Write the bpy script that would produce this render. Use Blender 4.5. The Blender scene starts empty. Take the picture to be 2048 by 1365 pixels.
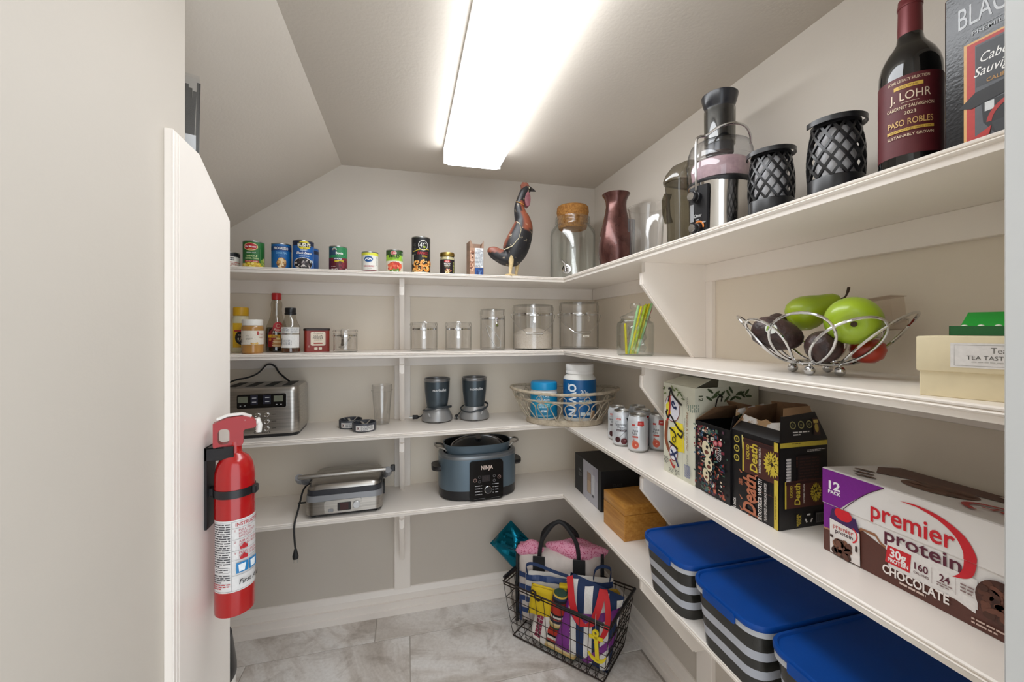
import bpy, bmesh, math, random
from math import sin, cos, pi, radians, sqrt
from mathutils import Vector, Matrix

# ------------------------------------------------------------------ camera, world, exposure
scn = bpy.context.scene
COL = scn.collection
cam = bpy.data.cameras.new('camera')
cam.sensor_width = 36.0
cam.lens = 36.0 * 812 / 2048
cam.shift_y = -22.0 / 2048
cam.clip_start = 0.02
camo = bpy.data.objects.new('camera', cam)
COL.objects.link(camo)
camo.location = (0, 0, 1.289)
camo.rotation_euler = (pi / 2, 0, radians(-14.5))
scn.camera = camo

wd = bpy.data.worlds.new('world')
scn.world = wd
wd.use_nodes = True
wd.node_tree.nodes['Background'].inputs[0].default_value = (0.88, 0.94, 1.0, 1)
wd.node_tree.nodes['Background'].inputs[1].default_value = 1.85
LENS_STRENGTH = 7.2                       # radiance of the fluorescent diffuser
scn.view_settings.view_transform = 'Standard'
scn.view_settings.look = 'None'
scn.view_settings.gamma = 1
scn.view_settings.exposure = 0.3
scn.view_settings.use_curve_mapping = False
cy = scn.cycles
cy.use_denoising = True
cy.max_bounces = 9
cy.diffuse_bounces = 5
cy.glossy_bounces = 4
cy.transmission_bounces = 6
cy.transparent_max_bounces = 22
cy.caustics_reflective = False
cy.caustics_refractive = False
cy.sample_clamp_indirect = 6

# ------------------------------------------------------------------ materials
def lin(h):
    if isinstance(h, (tuple, list)):
        return (h[0], h[1], h[2], 1)
    h = h.lstrip('#')
    o = []
    for i in (0, 2, 4):
        c = int(h[i:i + 2], 16) / 255
        o.append(c / 12.92 if c <= .04045 else ((c + .055) / 1.055) ** 2.4)
    return (*o, 1)

MATS = {}
def mat(name, col='#888888', rough=.5, metal=0., var=.0, vs=30., bump=0., bs=60., col2=None, coat=0., emit=0., spec=.5, stretch=None, detail=4, sub=0., objrand=False, lo=.35, hi=.65):
    """Principled material, optional noise-mixed second colour and noise bump (object space)."""
    if name in MATS:
        return MATS[name]
    m = bpy.data.materials.new(name)
    m.use_nodes = True
    nt = m.node_tree
    p = nt.nodes['Principled BSDF']
    c = lin(col)
    p.inputs['Base Color'].default_value = c
    p.inputs['Roughness'].default_value = rough
    p.inputs['Metallic'].default_value = metal
    p.inputs['Specular IOR Level'].default_value = spec
    if coat:
        p.inputs['Coat Weight'].default_value = coat
        p.inputs['Coat Roughness'].default_value = .06
    if sub:
        p.inputs['Subsurface Weight'].default_value = sub
        p.inputs['Subsurface Radius'].default_value = (.004, .003, .002)
    if emit:
        p.inputs['Emission Color'].default_value = c
        p.inputs['Emission Strength'].default_value = emit
    if var or bump or col2:
        tc = nt.nodes.new('ShaderNodeTexCoord')
        mp = nt.nodes.new('ShaderNodeMapping')
        if stretch:
            mp.inputs['Scale'].default_value = stretch
        nt.links.new(tc.outputs['Object'], mp.inputs[0])
        src = mp.outputs[0]
        if objrand:
            oi = nt.nodes.new('ShaderNodeObjectInfo')
            ad = nt.nodes.new('ShaderNodeVectorMath'); ad.operation = 'MULTIPLY_ADD'
            nt.links.new(oi.outputs['Random'], ad.inputs[0])
            ad.inputs[1].default_value = (17, 23, 5)
            nt.links.new(src, ad.inputs[2])
            src = ad.outputs[0]
        if var or col2:
            n = nt.nodes.new('ShaderNodeTexNoise')
            n.inputs['Scale'].default_value = vs
            n.inputs['Detail'].default_value = detail
            nt.links.new(src, n.inputs['Vector'])
            r = nt.nodes.new('ShaderNodeValToRGB')
            r.color_ramp.elements[0].position = lo
            r.color_ramp.elements[1].position = hi
            if col2:
                r.color_ramp.elements[0].color = c
                r.color_ramp.elements[1].color = lin(col2)
            else:
                r.color_ramp.elements[0].color = tuple(min(1, x * (1 - var)) for x in c[:3]) + (1,)
                r.color_ramp.elements[1].color = tuple(min(1, x * (1 + var)) for x in c[:3]) + (1,)
            nt.links.new(n.outputs['Fac'], r.inputs[0])
            nt.links.new(r.outputs[0], p.inputs['Base Color'])
        if bump:
            n = nt.nodes.new('ShaderNodeTexNoise')
            n.inputs['Scale'].default_value = bs
            n.inputs['Detail'].default_value = 3
            nt.links.new(src, n.inputs['Vector'])
            b = nt.nodes.new('ShaderNodeBump')
            b.inputs['Strength'].default_value = bump
            b.inputs['Distance'].default_value = .002
            nt.links.new(n.outputs['Fac'], b.inputs['Height'])
            nt.links.new(b.outputs[0], p.inputs['Normal'])
    MATS[name] = m
    return m

def clear(name, face='#ffffff', edge='#8d9492', gloss=.35, rough=.03, base=.04):
    """thin clear glass or plastic: tinted transparency, stronger at grazing angles, with glossy reflection"""
    if name in MATS:
        return MATS[name]
    m = bpy.data.materials.new(name)
    m.use_nodes = True
    nt = m.node_tree
    nt.nodes.remove(nt.nodes['Principled BSDF'])
    lw = nt.nodes.new('ShaderNodeLayerWeight')
    lw.inputs['Blend'].default_value = .5
    r = nt.nodes.new('ShaderNodeValToRGB')
    r.color_ramp.elements[0].position = .6
    r.color_ramp.elements[0].color = lin(face)
    r.color_ramp.elements[1].position = .98
    r.color_ramp.elements[1].color = lin(edge)
    nt.links.new(lw.outputs['Facing'], r.inputs[0])
    t = nt.nodes.new('ShaderNodeBsdfTransparent')
    nt.links.new(r.outputs[0], t.inputs[0])
    g = nt.nodes.new('ShaderNodeBsdfGlossy')
    g.inputs['Roughness'].default_value = rough
    pw = nt.nodes.new('ShaderNodeMath'); pw.operation = 'POWER'
    nt.links.new(lw.outputs['Facing'], pw.inputs[0]); pw.inputs[1].default_value = 3
    ma = nt.nodes.new('ShaderNodeMath'); ma.operation = 'MULTIPLY_ADD'
    nt.links.new(pw.outputs[0], ma.inputs[0]); ma.inputs[1].default_value = gloss; ma.inputs[2].default_value = base
    mx = nt.nodes.new('ShaderNodeMixShader')
    nt.links.new(ma.outputs[0], mx.inputs[0])
    nt.links.new(t.outputs[0], mx.inputs[1]); nt.links.new(g.outputs[0], mx.inputs[2])
    nt.links.new(mx.outputs[0], nt.nodes['Material Output'].inputs[0])
    MATS[name] = m
    return m

def ink(h):
    """flat print in one colour"""
    return mat('print_' + h.lstrip('#'), h, .45, var=.04, vs=200)

# ------------------------------------------------------------------ mesh building
class B:
    """collects shapes; B.obj() links them as one mesh object"""
    def __init__(s):
        s.v = []; s.f = []; s.m = []; s.T = None; s.mi = 0
    def add(s, vs, fs, mi=None):
        o = len(s.v)
        if s.T is not None:
            vs = [tuple(s.T @ Vector(p)) for p in vs]
        s.v += [tuple(p) for p in vs]
        s.f += [tuple(o + i for i in f) for f in fs]
        s.m += [s.mi if mi is None else mi] * len(fs)
        return s
    def box(s, x0, x1, y0, y1, z0, z1, bev=0., seg=1, mi=None):
        if bev <= 0:
            return s.add([(x, y, z) for z in (z0, z1) for y in (y0, y1) for x in (x0, x1)],
                         [(0, 2, 3, 1), (4, 5, 7, 6), (0, 1, 5, 4), (2, 6, 7, 3), (0, 4, 6, 2), (1, 3, 7, 5)], mi)
        bm = bmesh.new()
        bmesh.ops.create_cube(bm, size=1)
        for v in bm.verts:
            v.co = ((x0 + x1) / 2 + v.co.x * (x1 - x0), (y0 + y1) / 2 + v.co.y * (y1 - y0), (z0 + z1) / 2 + v.co.z * (z1 - z0))
        bmesh.ops.bevel(bm, geom=bm.edges[:], offset=bev, segments=seg, affect='EDGES', profile=.5)
        return s.bm(bm, mi)
    def bm(s, bm, mi=None):
        bm.verts.index_update()
        s.add([v.co[:] for v in bm.verts], [tuple(v.index for v in f.verts) for f in bm.faces], mi)
        bm.free()
        return s
    def lathe(s, prof, seg=32, c=(0, 0, 0), a0=0, a1=2 * pi, mi=None, sx=1., sy=1.):
        """prof: (r, z) list from bottom to top"""
        full = abs(a1 - a0 - 2 * pi) < 1e-6
        n = seg if full else seg + 1
        vs = []
        for r, z in prof:
            for i in range(n):
                a = a0 + (a1 - a0) * i / seg
                vs.append((c[0] + r * cos(a) * sx, c[1] + r * sin(a) * sy, c[2] + z))
        fs = []
        for k in range(len(prof) - 1):
            for i in range(seg):
                j = (i + 1) % n
                a, b, cc, d = k * n + i, k * n + j, (k + 1) * n + j, (k + 1) * n + i
                if prof[k][0] < 1e-7:
                    fs.append((a, cc, d))
                elif prof[k + 1][0] < 1e-7:
                    fs.append((a, b, d))
                else:
                    fs.append((a, b, cc, d))
        return s.add(vs, fs, mi)
    def tube(s, pts, r, seg=8, closed=False, mi=None, caps=True, flat=None):
        """round rod along points; r may be a list; flat=(w,h) gives a strap section"""
        P = [Vector(p) for p in pts]
        n = len(P)
        R = r if isinstance(r, (list, tuple)) else [r] * n
        vs = []; up = None
        for i in range(n):
            if closed:
                t = P[(i + 1) % n] - P[i - 1]
            else:
                t = P[min(i + 1, n - 1)] - P[max(i - 1, 0)]
            if t.length < 1e-9:
                t = Vector((0, 0, 1))
            t.normalize()
            if up is None:
                up = Vector((0, 0, 1)) if abs(t.z) < .9 else Vector((1, 0, 0))
            x = up - t * up.dot(t)
            if x.length < 1e-6:
                x = t.orthogonal()
            x.normalize(); y = t.cross(x); up = x
            for k in range(seg):
                a = 2 * pi * k / seg
                if flat:
                    q = P[i] + x * (flat[1] / 2 * (1 if cos(a) > 0 else -1)) + y * (flat[0] / 2 * (1 if sin(a) > 0 else -1))
                else:
                    q = P[i] + (x * cos(a) + y * sin(a)) * R[i]
                vs.append(q[:])
        fs = []
        for i in range(n if closed else n - 1):
            j = (i + 1) % n
            for k in range(seg):
                l = (k + 1) % seg
                fs.append((i * seg + k, i * seg + l, j * seg + l, j * seg + k))
        if not closed and caps:
            fs.append(tuple(range(seg))[::-1]); fs.append(tuple((n - 1) * seg + k for k in range(seg)))
        return s.add(vs, fs, mi)
    def strap(s, pts, w, t, side, mi=None):
        """flat band along points; side(i) or a vector gives the width direction"""
        P = [Vector(p) for p in pts]; n = len(P); vs = []
        for i in range(n):
            tg = (P[min(i + 1, n - 1)] - P[max(i - 1, 0)]).normalized()
            sd = Vector(side[i] if isinstance(side, list) else side).normalized()
            nr = tg.cross(sd).normalized()
            for a, b in ((-1, -1), (1, -1), (1, 1), (-1, 1)):
                vs.append((P[i] + sd * (a * w / 2) + nr * (b * t / 2))[:])
        fs = [(0, 3, 2, 1), tuple((n - 1) * 4 + k for k in range(4))]
        for i in range(n - 1):
            for k in range(4):
                l = (k + 1) % 4
                fs.append((i * 4 + k, i * 4 + l, i * 4 + 4 + l, i * 4 + 4 + k))
        return s.add(vs, fs, mi)
    def prism(s, poly, d0, d1, plane='xz', mi=None):
        """extrude a 2D polygon: plane 'xz' along y, 'yz' along x, 'xy' along z"""
        n = len(poly)
        def p3(p, d):
            return {'xz': (p[0], d, p[1]), 'yz': (d, p[0], p[1]), 'xy': (p[0], p[1], d)}[plane]
        vs = [p3(p, d0) for p in poly] + [p3(p, d1) for p in poly]
        fs = [tuple(range(n)), tuple(range(2 * n - 1, n - 1, -1))]
        for i in range(n):
            j = (i + 1) % n
            fs.append((j, i, n + i, n + j))
        return s.add(vs, fs, mi)
    def loft(s, rings, caps=True, mi=None, closed=True):
        n = len(rings[0]); vs = [p for r in rings for p in r]; fs = []
        for k in range(len(rings) - 1):
            for i in range(n if closed else n - 1):
                j = (i + 1) % n
                fs.append((k * n + i, k * n + j, (k + 1) * n + j, (k + 1) * n + i))
        if caps and closed:
            fs.append(tuple(range(n))[::-1]); fs.append(tuple((len(rings) - 1) * n + i for i in range(n)))
        return s.add(vs, fs, mi)
    def ball(s, c, r, seg=16, rings=10, mi=None):
        rx, ry, rz = r if isinstance(r, (tuple, list)) else (r, r, r)
        prof = [(sin(pi * i / rings), -cos(pi * i / rings)) for i in range(rings + 1)]
        vs = []; n = seg
        for q, z in prof:
            for i in range(n):
                a = 2 * pi * i / n
                vs.append((c[0] + rx * q * cos(a), c[1] + ry * q * sin(a), c[2] + rz * z))
        fs = []
        for k in range(rings):
            for i in range(n):
                j = (i + 1) % n
                fs.append((k * n + i, k * n + j, (k + 1) * n + j, (k + 1) * n + i))
        return s.add(vs, fs, mi)
    def quad(s, a, b, c, d, mi=None):
        return s.add([a, b, c, d], [(0, 1, 2, 3)], mi)
    def mesh(s, name, mats, ang=35, weld=True):
        me = bpy.data.meshes.new(name)
        me.from_pydata(s.v, [], s.f)
        for m in (mats if isinstance(mats, (list, tuple)) else [mats]):
            me.materials.append(m)
        me.polygons.foreach_set('material_index', s.m)
        bm = bmesh.new(); bm.from_mesh(me)
        if weld:
            bmesh.ops.remove_doubles(bm, verts=bm.verts[:], dist=1e-6)
        bmesh.ops.recalc_face_normals(bm, faces=bm.faces[:])
        bm.to_mesh(me); bm.free()
        if ang:
            me.shade_smooth()
            me.set_sharp_from_angle(angle=radians(ang))
        return me
    def obj(s, name, mats, parent=None, ang=35, **kw):
        return link(name, s.mesh(name, mats, ang), parent, **kw)

def link(name, me, parent=None, label=None, cat=None, group=None, kind=None, loc=None, rot=None):
    o = bpy.data.objects.new(name, me)
    COL.objects.link(o)
    o.parent = parent
    if loc: o.location = loc
    if rot: o.rotation_euler = rot
    tag(o, label, cat, group, kind)
    return o

def tag(o, label=None, cat=None, group=None, kind=None):
    if label: o['label'] = label
    if cat: o['category'] = cat
    if group: o['group'] = group
    if kind: o['kind'] = kind
    return o

def thing(name, label, cat, loc=(0, 0, 0), rz=0., group=None, rot=None):
    o = bpy.data.objects.new(name, None)
    o.empty_display_size = .02
    COL.objects.link(o)
    o.location = loc
    o.rotation_euler = rot if rot else (0, 0, radians(rz))
    return tag(o, label, cat, group)

def copy_tree(o, parent=None):
    c = o.copy()
    COL.objects.link(c)
    c.parent = parent
    for ch in [x for x in bpy.data.objects if x.parent == o]:
        copy_tree(ch, c)
    return c

def rrect(x0, x1, y0, y1, r, n=5):
    """rounded rectangle outline, counter-clockwise"""
    o = []
    for cx, cy_, a in ((x1 - r, y0 + r, -pi / 2), (x1 - r, y1 - r, 0), (x0 + r, y1 - r, pi / 2), (x0 + r, y0 + r, pi)):
        for i in range(n + 1):
            t = a + pi / 2 * i / n
            o.append((cx + r * cos(t), cy_ + r * sin(t)))
    return o

def ring(pts, z):
    return [(p[0], p[1], z) for p in pts]

def bez(pts, n=8):
    """Catmull-Rom through the points"""
    P = [Vector(p) for p in pts]; out = []
    for i in range(len(P) - 1):
        a, b, c, d = P[max(i - 1, 0)], P[i], P[i + 1], P[min(i + 2, len(P) - 1)]
        for k in range(n):
            t = k / n
            out.append(tuple(.5 * ((2 * b) + (c - a) * t + (2 * a - 5 * b + 4 * c - d) * t * t + (3 * b - a - 3 * c + d) * t ** 3)))
    out.append(tuple(P[-1]))
    return out

# ------------------------------------------------------------------ flat print (labels, lettering) laid on a surface
TXT = {}
def glyphs(s, bold, shear):
    k = (s, bold, shear)
    if k not in TXT:
        cu = bpy.data.curves.new('t', 'FONT')
        cu.body = s
        cu.size = 1
        cu.offset = bold
        cu.shear = shear
        cu.resolution_u = 3
        cu.fill_mode = 'FRONT'
        ob = bpy.data.objects.new('t', cu)
        me = ob.to_mesh()
        vs = [(v.co.x, v.co.y) for v in me.vertices]
        fs = [tuple(p.vertices) for p in me.polygons]
        ob.to_mesh_clear()
        bpy.data.objects.remove(ob); bpy.data.curves.remove(cu)
        x0 = min((v[0] for v in vs), default=0); x1 = max((v[0] for v in vs), default=1)
        y0 = min((v[1] for v in vs), default=0); y1 = max((v[1] for v in vs), default=1)
        TXT[k] = (vs, fs, (x0, x1, y0, y1))
    return TXT[k]

class D:
    """2D print: shapes in u (right) and v (up), each on its own thin layer"""
    def __init__(s):
        s.items = []; s.l = 0; s.fx = None
    def shape(s, vs, fs, col, top=True):
        if top: s.l += 1
        if s.fx: vs = [(s.fx(a), b) for a, b in vs]
        s.items.append((vs, fs, col, s.l)); return s
    def poly(s, pts, col, top=True):
        return s.shape([tuple(p) for p in pts], [tuple(range(len(pts)))], col, top)
    def rect(s, x, y, w, h, col, top=True):
        """centre x,y"""
        return s.poly([(x - w / 2, y - h / 2), (x + w / 2, y - h / 2), (x + w / 2, y + h / 2), (x - w / 2, y + h / 2)], col, top)
    def ell(s, x, y, rx, ry, col, n=28, rot=0., top=True):
        c, q = cos(rot), sin(rot)
        return s.poly([(x + rx * cos(2 * pi * i / n) * c - ry * sin(2 * pi * i / n) * q, y + rx * cos(2 * pi * i / n) * q + ry * sin(2 * pi * i / n) * c) for i in range(n)], col, top)
    def ring(s, x, y, r0, r1, col, a0=0., a1=2 * pi, n=28, sy=1.):
        vs = []; fs = []
        for i in range(n + 1):
            a = a0 + (a1 - a0) * i / n
            vs += [(x + r0 * cos(a), y + r0 * sin(a) * sy), (x + r1 * cos(a), y + r1 * sin(a) * sy)]
            if i: fs.append((2 * i - 2, 2 * i - 1, 2 * i + 1, 2 * i))
        return s.shape(vs, fs, col)
    def stroke(s, pts, w, col, top=True, smooth=0):
        if smooth: pts = [p[:2] for p in bez([(p[0], p[1], 0) for p in pts], smooth)]
        n = len(pts); vs = []; fs = []
        for i in range(n):
            a = pts[max(i - 1, 0)]; b = pts[min(i + 1, n - 1)]
            dx, dy = b[0] - a[0], b[1] - a[1]; L = sqrt(dx * dx + dy * dy) or 1
            ww = w[min(int(i / max(n - 1, 1) * len(w)), len(w) - 1)] if isinstance(w, (list, tuple)) else w
            vs += [(pts[i][0] - dy / L * ww / 2, pts[i][1] + dx / L * ww / 2), (pts[i][0] + dy / L * ww / 2, pts[i][1] - dx / L * ww / 2)]
            if i: fs.append((2 * i - 2, 2 * i - 1, 2 * i + 1, 2 * i))
        return s.shape(vs, fs, col, top)
    def text(s, t, x, y, h, col, w=None, bold=.012, shear=0., rot=0., al='c', top=True, arc=None):
        """h: cap height; w: fit to this width; x,y: centre (or left/right)"""
        vs, fs, (x0, x1, y0, y1) = glyphs(t, bold, shear)
        if not vs: return s
        k = h / .72; kx = k if w is None else w / (x1 - x0)
        ox = {'c': (x0 + x1) / 2, 'l': x0, 'r': x1}[al]
        c, q = cos(rot), sin(rot); o = []
        for a, b in vs:
            a = (a - ox) * kx; b = (b - .36) * k
            if arc: b += arc * a * a
            o.append((x + a * c - b * q, y + a * q + b * c))
        return s.shape(o, fs, col, top)
    def lines(s, x, y, w, n, lh, col, rng, al='l', rot=0., fill=.45):
        """n rows of small illegible print; x,y top left"""
        vs = []; fs = []; c, q = cos(rot), sin(rot)
        for r in range(n):
            yy = -r * lh; xx = 0; end = w * (1 if r < n - 1 else rng.uniform(.4, .9))
            while xx < end:
                ww = min(rng.uniform(.8, 3.2) * lh, end - xx)
                k = len(vs)
                for a, b in ((xx, yy), (xx + ww, yy), (xx + ww, yy - lh * fill), (xx, yy - lh * fill)):
                    vs.append((x + a * c - b * q, y + a * q + b * c))
                fs.append((k + 3, k + 2, k + 1, k)); xx += ww + lh * .4
        return s.shape(vs, fs, col)
    def clip(s, x0, x1, y0, y1):
        s.clipbox = (x0, x1, y0, y1); return s
    def make(s, name, parent, fn, step=0, vstep=0, eps=.00012, e0=.0002, label=None):
        """fn(u, v, out) -> 3D point; step > 0 cuts shapes along u so they can wrap"""
        out = B(); cols = []
        for vs, fs, col, l in s.items:
            if col not in cols: cols.append(col)
            mi = cols.index(col)
            cb = getattr(s, 'clipbox', None)
            if step or vstep or cb:
                bm = bmesh.new()
                bv = [bm.verts.new((a, b, 0)) for a, b in vs]
                for f in fs:
                    try: bm.faces.new([bv[i] for i in f])
                    except ValueError: pass
                def cut(co, no, co_out):
                    bmesh.ops.bisect_plane(bm, geom=bm.verts[:] + bm.edges[:] + bm.faces[:], plane_co=co, plane_no=no, clear_outer=co_out, dist=1e-7)
                if cb:
                    for co, no in (((cb[0], 0, 0), (-1, 0, 0)), ((cb[1], 0, 0), (1, 0, 0)), ((0, cb[2], 0), (0, -1, 0)), ((0, cb[3], 0), (0, 1, 0))):
                        cut(co, no, True)
                if step and bm.verts:
                    a = min(v.co.x for v in bm.verts); b = max(v.co.x for v in bm.verts)
                    k = math.floor(a / step) + 1
                    while k * step < b:
                        cut((k * step, 0, 0), (1, 0, 0), False); k += 1
                if vstep and bm.verts:
                    a = min(v.co.y for v in bm.verts); b = max(v.co.y for v in bm.verts)
                    k = math.floor(a / vstep) + 1
                    while k * vstep < b:
                        cut((0, k * vstep, 0), (0, 1, 0), False); k += 1
                bm.verts.index_update()
                vs = [(v.co.x, v.co.y) for v in bm.verts]
                fs = [tuple(v.index for v in f.verts) for f in bm.faces]
                bm.free()
            if fs:
                out.add([fn(a, b, e0 + eps * l) for a, b in vs], fs, mi)
        me = bpy.data.meshes.new(name)
        me.from_pydata(out.v, [], out.f)
        for c in cols: me.materials.append(ink(c) if isinstance(c, str) else c)
        me.polygons.foreach_set('material_index', out.m)
        return link(name, me, parent, label)

def flat(o, u, v):
    """surface frame: origin, u direction, v direction (both unit); print sits proud along u x v"""
    o, u, v = Vector(o), Vector(u).normalized(), Vector(v).normalized(); n = u.cross(v)
    return lambda a, b, e: (o + u * a + v * b + n * e)[:]

def front(y, z=0., x=0.):
    return flat((x, y, z), (1, 0, 0), (0, 0, 1))

def cyl(R, z=0., c=(0, 0), a0=-pi / 2, rf=None):
    """wrap round an upright cylinder; u=0 faces local -Y; rf(v) gives a radius that varies with height"""
    def f(u, v, e):
        r = rf(z + v) if rf else R
        a = a0 + u / R
        return (c[0] + (r + e) * cos(a), c[1] + (r + e) * sin(a), z + v)
    return f

def aim(v, roll=0.):
    """euler that turns local +Z to direction v"""
    q = Vector((0, 0, 1)).rotation_difference(Vector(v).normalized())
    return (q @ Matrix.Rotation(roll, 3, 'Z').to_quaternion()).to_euler()

S1, S2, S3, S4 = 1.516, 1.2015, .887, .581      # shelf tops
rng = random.Random(7)
# ================================================================== THE ROOM
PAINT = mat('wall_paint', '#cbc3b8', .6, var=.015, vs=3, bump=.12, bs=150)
CEILP = mat('ceiling_paint', '#cdc5ba', .65, var=.015, vs=3, bump=.2, bs=120)
TRIM = mat('trim_paint', '#f5eee6', .34, var=.012, vs=5, bump=.03, bs=40)
JAMB = mat('jamb_paint', '#c6c7c6', .4, var=.01, vs=4)

XR, YB = .937, 1.925               # right and back wall planes
CZ, RX, SL = 2.019, -.28, .711     # ceiling height, start and pitch of the sloped soffit

def slab(name, *a, m=PAINT):
    return B().box(*a).obj(name, m, None, 0, kind='structure')

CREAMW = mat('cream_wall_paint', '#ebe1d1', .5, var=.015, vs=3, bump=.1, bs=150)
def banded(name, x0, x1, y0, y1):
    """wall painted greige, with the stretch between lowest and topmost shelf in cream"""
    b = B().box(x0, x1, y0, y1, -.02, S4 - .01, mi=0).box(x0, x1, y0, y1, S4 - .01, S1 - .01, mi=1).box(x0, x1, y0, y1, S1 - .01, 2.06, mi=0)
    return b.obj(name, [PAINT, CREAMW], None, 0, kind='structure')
banded('wall_back', -1.12, 1.0, YB, 2.0)
banded('wall_right', XR, 1.0, .1, YB)
slab('wall_left', -1.12, -.396, -.7, .875, -.02, 2.06)
slab('wall_nook', -1.12, -1.05, .875, YB, -.02, 2.06)
slab('wall_front', .558, 1.0, .1, .2499, -.02, 2.06)
tr = B().box(.538, .558, .09, .2515, 0, 2.02, .0015).obj('trim_door', JAMB, None, 0, kind='structure')
B().prism([(1.0, CZ), (RX, CZ), (-1.12, CZ - SL * (.84)), (-1.12, 2.12), (1.0, 2.12)], -.12, 2.0, 'xz').obj('ceiling', CEILP, None, 0, kind='structure')

# ---- floor: stone tiles in a running bond over a grout bed
GROUT = mat('grout', '#b6aea6', .8, var=.05, vs=60)
floor = B().box(-1.12, 1.0, -.7, YB, -.03, -.0022).obj('floor', GROUT, None, 0, kind='structure')
def stone_material():
    m = bpy.data.materials.new('stone_tile'); m.use_nodes = True
    nt = m.node_tree; p = nt.nodes['Principled BSDF']; N = nt.nodes.new; L = nt.links.new
    tc = N('ShaderNodeTexCoord'); oi = N('ShaderNodeObjectInfo')
    ad = N('ShaderNodeVectorMath'); ad.operation = 'MULTIPLY_ADD'; ad.inputs[1].default_value = (13, 29, 3)
    L(oi.outputs['Random'], ad.inputs[0]); L(tc.outputs['Object'], ad.inputs[2])
    rt = N('ShaderNodeVectorRotate'); rt.rotation_type = 'Z_AXIS'
    an = N('ShaderNodeMath'); an.operation = 'MULTIPLY'; an.inputs[1].default_value = 5.0
    L(oi.outputs['Random'], an.inputs[0]); L(an.outputs[0], rt.inputs['Angle']); L(ad.outputs[0], rt.inputs['Vector'])
    mp = N('ShaderNodeMapping'); mp.inputs['Scale'].default_value = (.9, 3.2, 1); L(rt.outputs[0], mp.inputs[0])
    def noise(src, sc, det, dis):
        n = N('ShaderNodeTexNoise'); n.inputs['Scale'].default_value = sc; n.inputs['Detail'].default_value = det
        n.inputs['Distortion'].default_value = dis; n.inputs['Roughness'].default_value = .62; L(src, n.inputs['Vector']); return n
    def ramp(n, st):
        r = N('ShaderNodeValToRGB'); e = r.color_ramp.elements
        while len(e) < len(st): e.new(.5)
        for k, (pos, c) in enumerate(st): e[k].position = pos; e[k].color = lin(c)
        L(n.outputs['Fac'], r.inputs[0]); return r
    a = ramp(noise(mp.outputs[0], 2.0, 10, .7), [(.28, '#b8afa5'), (.42, '#dad3cc'), (.52, '#efebe7'), (.75, '#f7f6f5')])
    b = ramp(noise(ad.outputs[0], 9, 8, .6), [(.36, '#b5aca2'), (.5, '#ffffff')])
    c = ramp(noise(ad.outputs[0], 90, 4, 0), [(.3, '#d8d4cf'), (.6, '#ffffff')])
    def mul(x, y, f):
        q = N('ShaderNodeMix'); q.data_type = 'RGBA'; q.blend_type = 'MULTIPLY'; q.inputs[0].default_value = f
        L(x, q.inputs[6]); L(y, q.inputs[7]); return q.outputs[2]
    o = mul(mul(a.outputs[0], b.outputs[0], .45), c.outputs[0], .35)
    L(o, p.inputs['Base Color']); p.inputs['Roughness'].default_value = .42
    bp = N('ShaderNodeBump'); bp.inputs['Strength'].default_value = .15; bp.inputs['Distance'].default_value = .003
    L(a.outputs[0], bp.inputs['Height']); L(bp.outputs[0], p.inputs['Normal'])
    return m
STONE = stone_material()
tile_me = {}
def tile(x0, x1, y0, y1):
    k = (round(x1 - x0, 4), round(y1 - y0, 4))
    if k not in tile_me:
        tile_me[k] = B().box(-k[0] / 2, k[0] / 2, -k[1] / 2, k[1] / 2, -.012, 0, .0012).mesh('tile', STONE, 0)
    link('tile', tile_me[k], floor, loc=((x0 + x1) / 2, (y0 + y1) / 2, 0))
g = .0016
for row, (y0, y1, off) in enumerate([(1.765, 1.9075, -.13), (1.455, 1.765, .012), (1.145, 1.455, -.31), (.835, 1.145, -.13), (.525, .835, .012), (.215, .525, -.31), (-.095, .215, -.13), (-.4, -.095, .012)]):
    x = off - 1.22
    while x < .93:
        a, b = max(x, -1.05 if y0 > .87 else -.392), min(x + .61, .925)
        if b - a > .02: tile(a + g, b - g, y0 + g, y1 - g)
        x += .61

# ---- baseboards (stepped moulding)
def base_prof(t):
    return [(0, 0), (t, 0), (t, .0255), (t * .88, .0262), (t * .7, .0285), (t * .7, .052), (t * .92, .0545), (t * .92, .059), (t * .5, .0605), (t * .46, .086), (t * .62, .0885), (t * .5, .093), (t * .22, .112), (0, .114)]
bp = base_prof(.02)
B().prism([(YB - d, z) for d, z in bp], -1.05, XR - .001, 'yz').obj('baseboard_back', TRIM, None, 30, kind='structure')
B().prism([(XR - d, z) for d, z in bp], .25, YB - .02, 'xz').obj('baseboard_right', TRIM, None, 30, kind='structure')

# ---- upright strips on the walls behind the brackets
BX, BY = -.02, 1.106
B().box(BX - .035, BX + .035, YB - .016, YB, .114, S1 - .02, .0012).obj('trim_back', TRIM, None, 0, kind='structure')
B().box(XR - .016, XR, BY - .035, BY + .035, .114, S1 - .02, .0012).obj('trim_right', TRIM, None, 0, kind='structure')

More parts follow.
